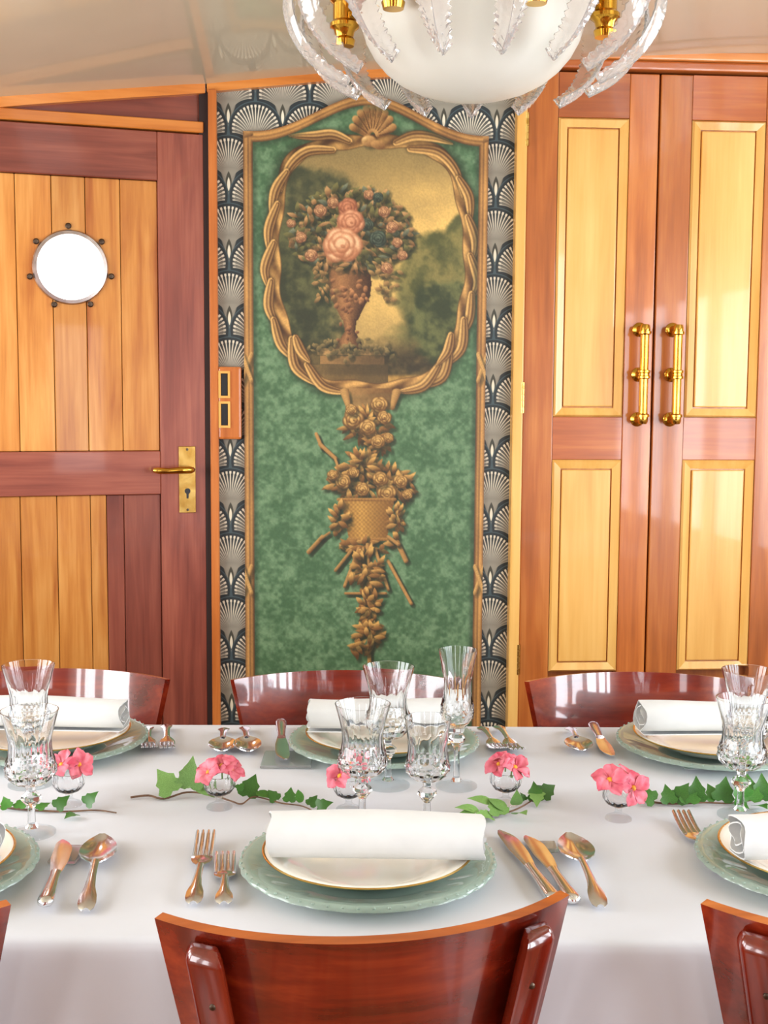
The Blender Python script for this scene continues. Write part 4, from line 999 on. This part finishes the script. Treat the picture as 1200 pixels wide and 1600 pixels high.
sprig([(726,1279,0), (760,1275,0), (790,1270,.002), (812,1262,.003), (836,1248,.004), (850,1242,.004)],
      [(748,1268,.006,(-.9,.2,.1),U,.034,'q'), (742,1276,.002,(-.9,0,.1),U,.026,'q'), (768,1256,.010,(-.9,.3,.5),U,.038,'q'), (768,1276,.002,(-.6,-.2,.2),U,.032,'p'), (790,1266,.006,(-.4,.3,.4),U,.028,'q'), (806,1258,.008,(.1,-.5,.9),TC,.034,'q'), (806,1272,.003,(.2,-.7,.3),U,.036,'q'), (782,1272,.003,(-.5,.5,.3),U,.03,'p'), (820,1250,.004,(-.1,.5,.8),U,.014,'i'), (838,1250,.004,(-.2,.2,.9),TC,.024,'i'), (846,1244,.004,(.5,.3,.6),TC,.032,'i'), (838,1250,.002,(-.1,-.5,-.1),U,.024,'p')],
      'bright green leafy sprig lying in front of the middle right posy')
sprig([(1008,1252,0), (1050,1256,0), (1100,1254,.002), (1140,1255,0), (1180,1250,.002), (1230,1246,0)],
      [(1022,1254,.003,(-.7,.1,.7),TC,.026,'i'), (1046,1254,.004,(-.4,.1,.8),TC,.030,'i'), (1056,1252,.004,(.5,.3,.7),TC,.026,'i'), (1078,1254,.004,(-.3,.4,.8),TC,.028,'i'), (1088,1250,.005,(.4,.3,.8),TC,.030,'i'), (1118,1250,.004,(-.4,.4,.8),TC,.026,'i'), (1128,1250,.005,(.3,.2,.9),TC,.030,'i'), (1162,1252,.004,(-.5,.1,.9),TC,.034,'i'), (1172,1250,.006,(.4,.3,.9),TC,.034,'i'), (1190,1248,.006,(.3,.3,1),TC,.038,'i'), (1150,1256,.002,(.2,-.7,.2),U,.024,'i'), (1184,1258,.002,(.3,-.7,.3),U,.026,'i')],
      'dark green ivy sprig lying at the right edge of the table')

# ================================================================== chandelier
chx, chy = .116, 1.70
cz_ = ceil_z(chx)
cha = empty('chandelier', (chx, chy, 1.733)); tag(cha, 'brass chandelier with frosted bowl and curling moulded glass leaves', 'chandelier')
zb_ = 0.0
bp = [(0, 0)]+[(.153*math.sin(R(a))**.93, .116*(1-math.cos(R(a)))**1.08) for a in (10, 20, 30, 40, 50, 60, 70, 80, 88)]
bi = [(max(r_-.004, 0), z_+.004) for r_, z_ in reversed(bp)]; bi[-1] = (0, .004)
bo = MB().lathe(bp+bi, 64).build('bowl', 'frost', cha, smooth=50); bo['label'] = 'frosted glass bowl'
MB().lathe([(.160, .119), (.172, .119), (.176, .126), (.172, .133), (.176, .140), (.172, .150), (.160, .150), (.157, .134)], 64, closed=True).build('ring', 'brass', cha, smooth=40)
NL = 15
def leaf_glass():
    path = [(.160, .150), (.185, .172), (.215, .176), (.240, .158), (.253, .125), (.249, .092), (.232, .060), (.206, .034), (.170, .014)]
    P = [Vector((r_, 0, z_)) for r_, z_ in path]; Q = []
    for i in range(len(P)-1):
        a, b, c_, d = P[max(i-1, 0)], P[i], P[i+1], P[min(i+2, len(P)-1)]
        for t in np.linspace(0, 1, 7, endpoint=False): Q.append(.5*((2*b)+(c_-a)*t+(2*a-5*b+4*c_-d)*t*t+(-a+3*b-3*c_+d)*t**3))
    Q.append(P[-1]); n = len(Q); g = []
    for i, p in enumerate(Q):
        t = i/(n-1); tg = (Q[min(i+1, n-1)]-Q[max(i-1, 0)]).normalized(); nr = Vector((tg.z, 0, -tg.x))
        if nr.dot(Vector((p.x, 0, p.z))-Vector((.17, 0, .08))) < 0: nr = -nr
        hw = .030*(math.sin(math.pi*min(1, .12+.82*t))**.6)*(1-.22*t)+.0022*(1 if i % 2 else -1)
        row = []
        for j in range(9):
            u = -1+j/4; rib = .0042*(1 if (i+abs(j-4)) % 2 else 0)*(1 if 0 < abs(u) < 1 else 0)
            row.append(p+Vector((0, hw*u, 0))+nr*(-.010*abs(u)**1.3+rib+(.003 if j == 4 else 0)))
        g.append(row)
    return MB().sheet(g, .0028).mesh('glass_leaf', smooth=35)
lm = leaf_glass()
cup_me = MB().lathe([(0, .074), (.013, .074), (.015, .082), (.012, .086), (.014, .094), (.020, .099), (.020, .104), (.016, .108), (.016, .130), (.020, .134), (.020, .150), (0, .150)], 20).mesh('lamp_cup', smooth=40)
for k in range(NL):
    a = R(-90+8+k*360/NL); o = link('glass_leaf', lm, 'leafglass', cha); o.rotation_euler = (0, 0, a)
for k in range(6):
    a = R(-8+k*60); o = link('lamp_cup', cup_me, 'brass', cha); o.location = (.176*math.cos(a), .176*math.sin(a), 0)
dz = cz_-1.733-.002
MB().lathe([(0, .15), (.157, .15), (.157, .156), (.03, .165), (.016, .18), (.012, .20), (.012, dz-.05), (.03, dz-.03), (.06, dz-.012), (.065, dz-.0), (0, dz)], 40).build('stem', 'brass', cha, smooth=40)
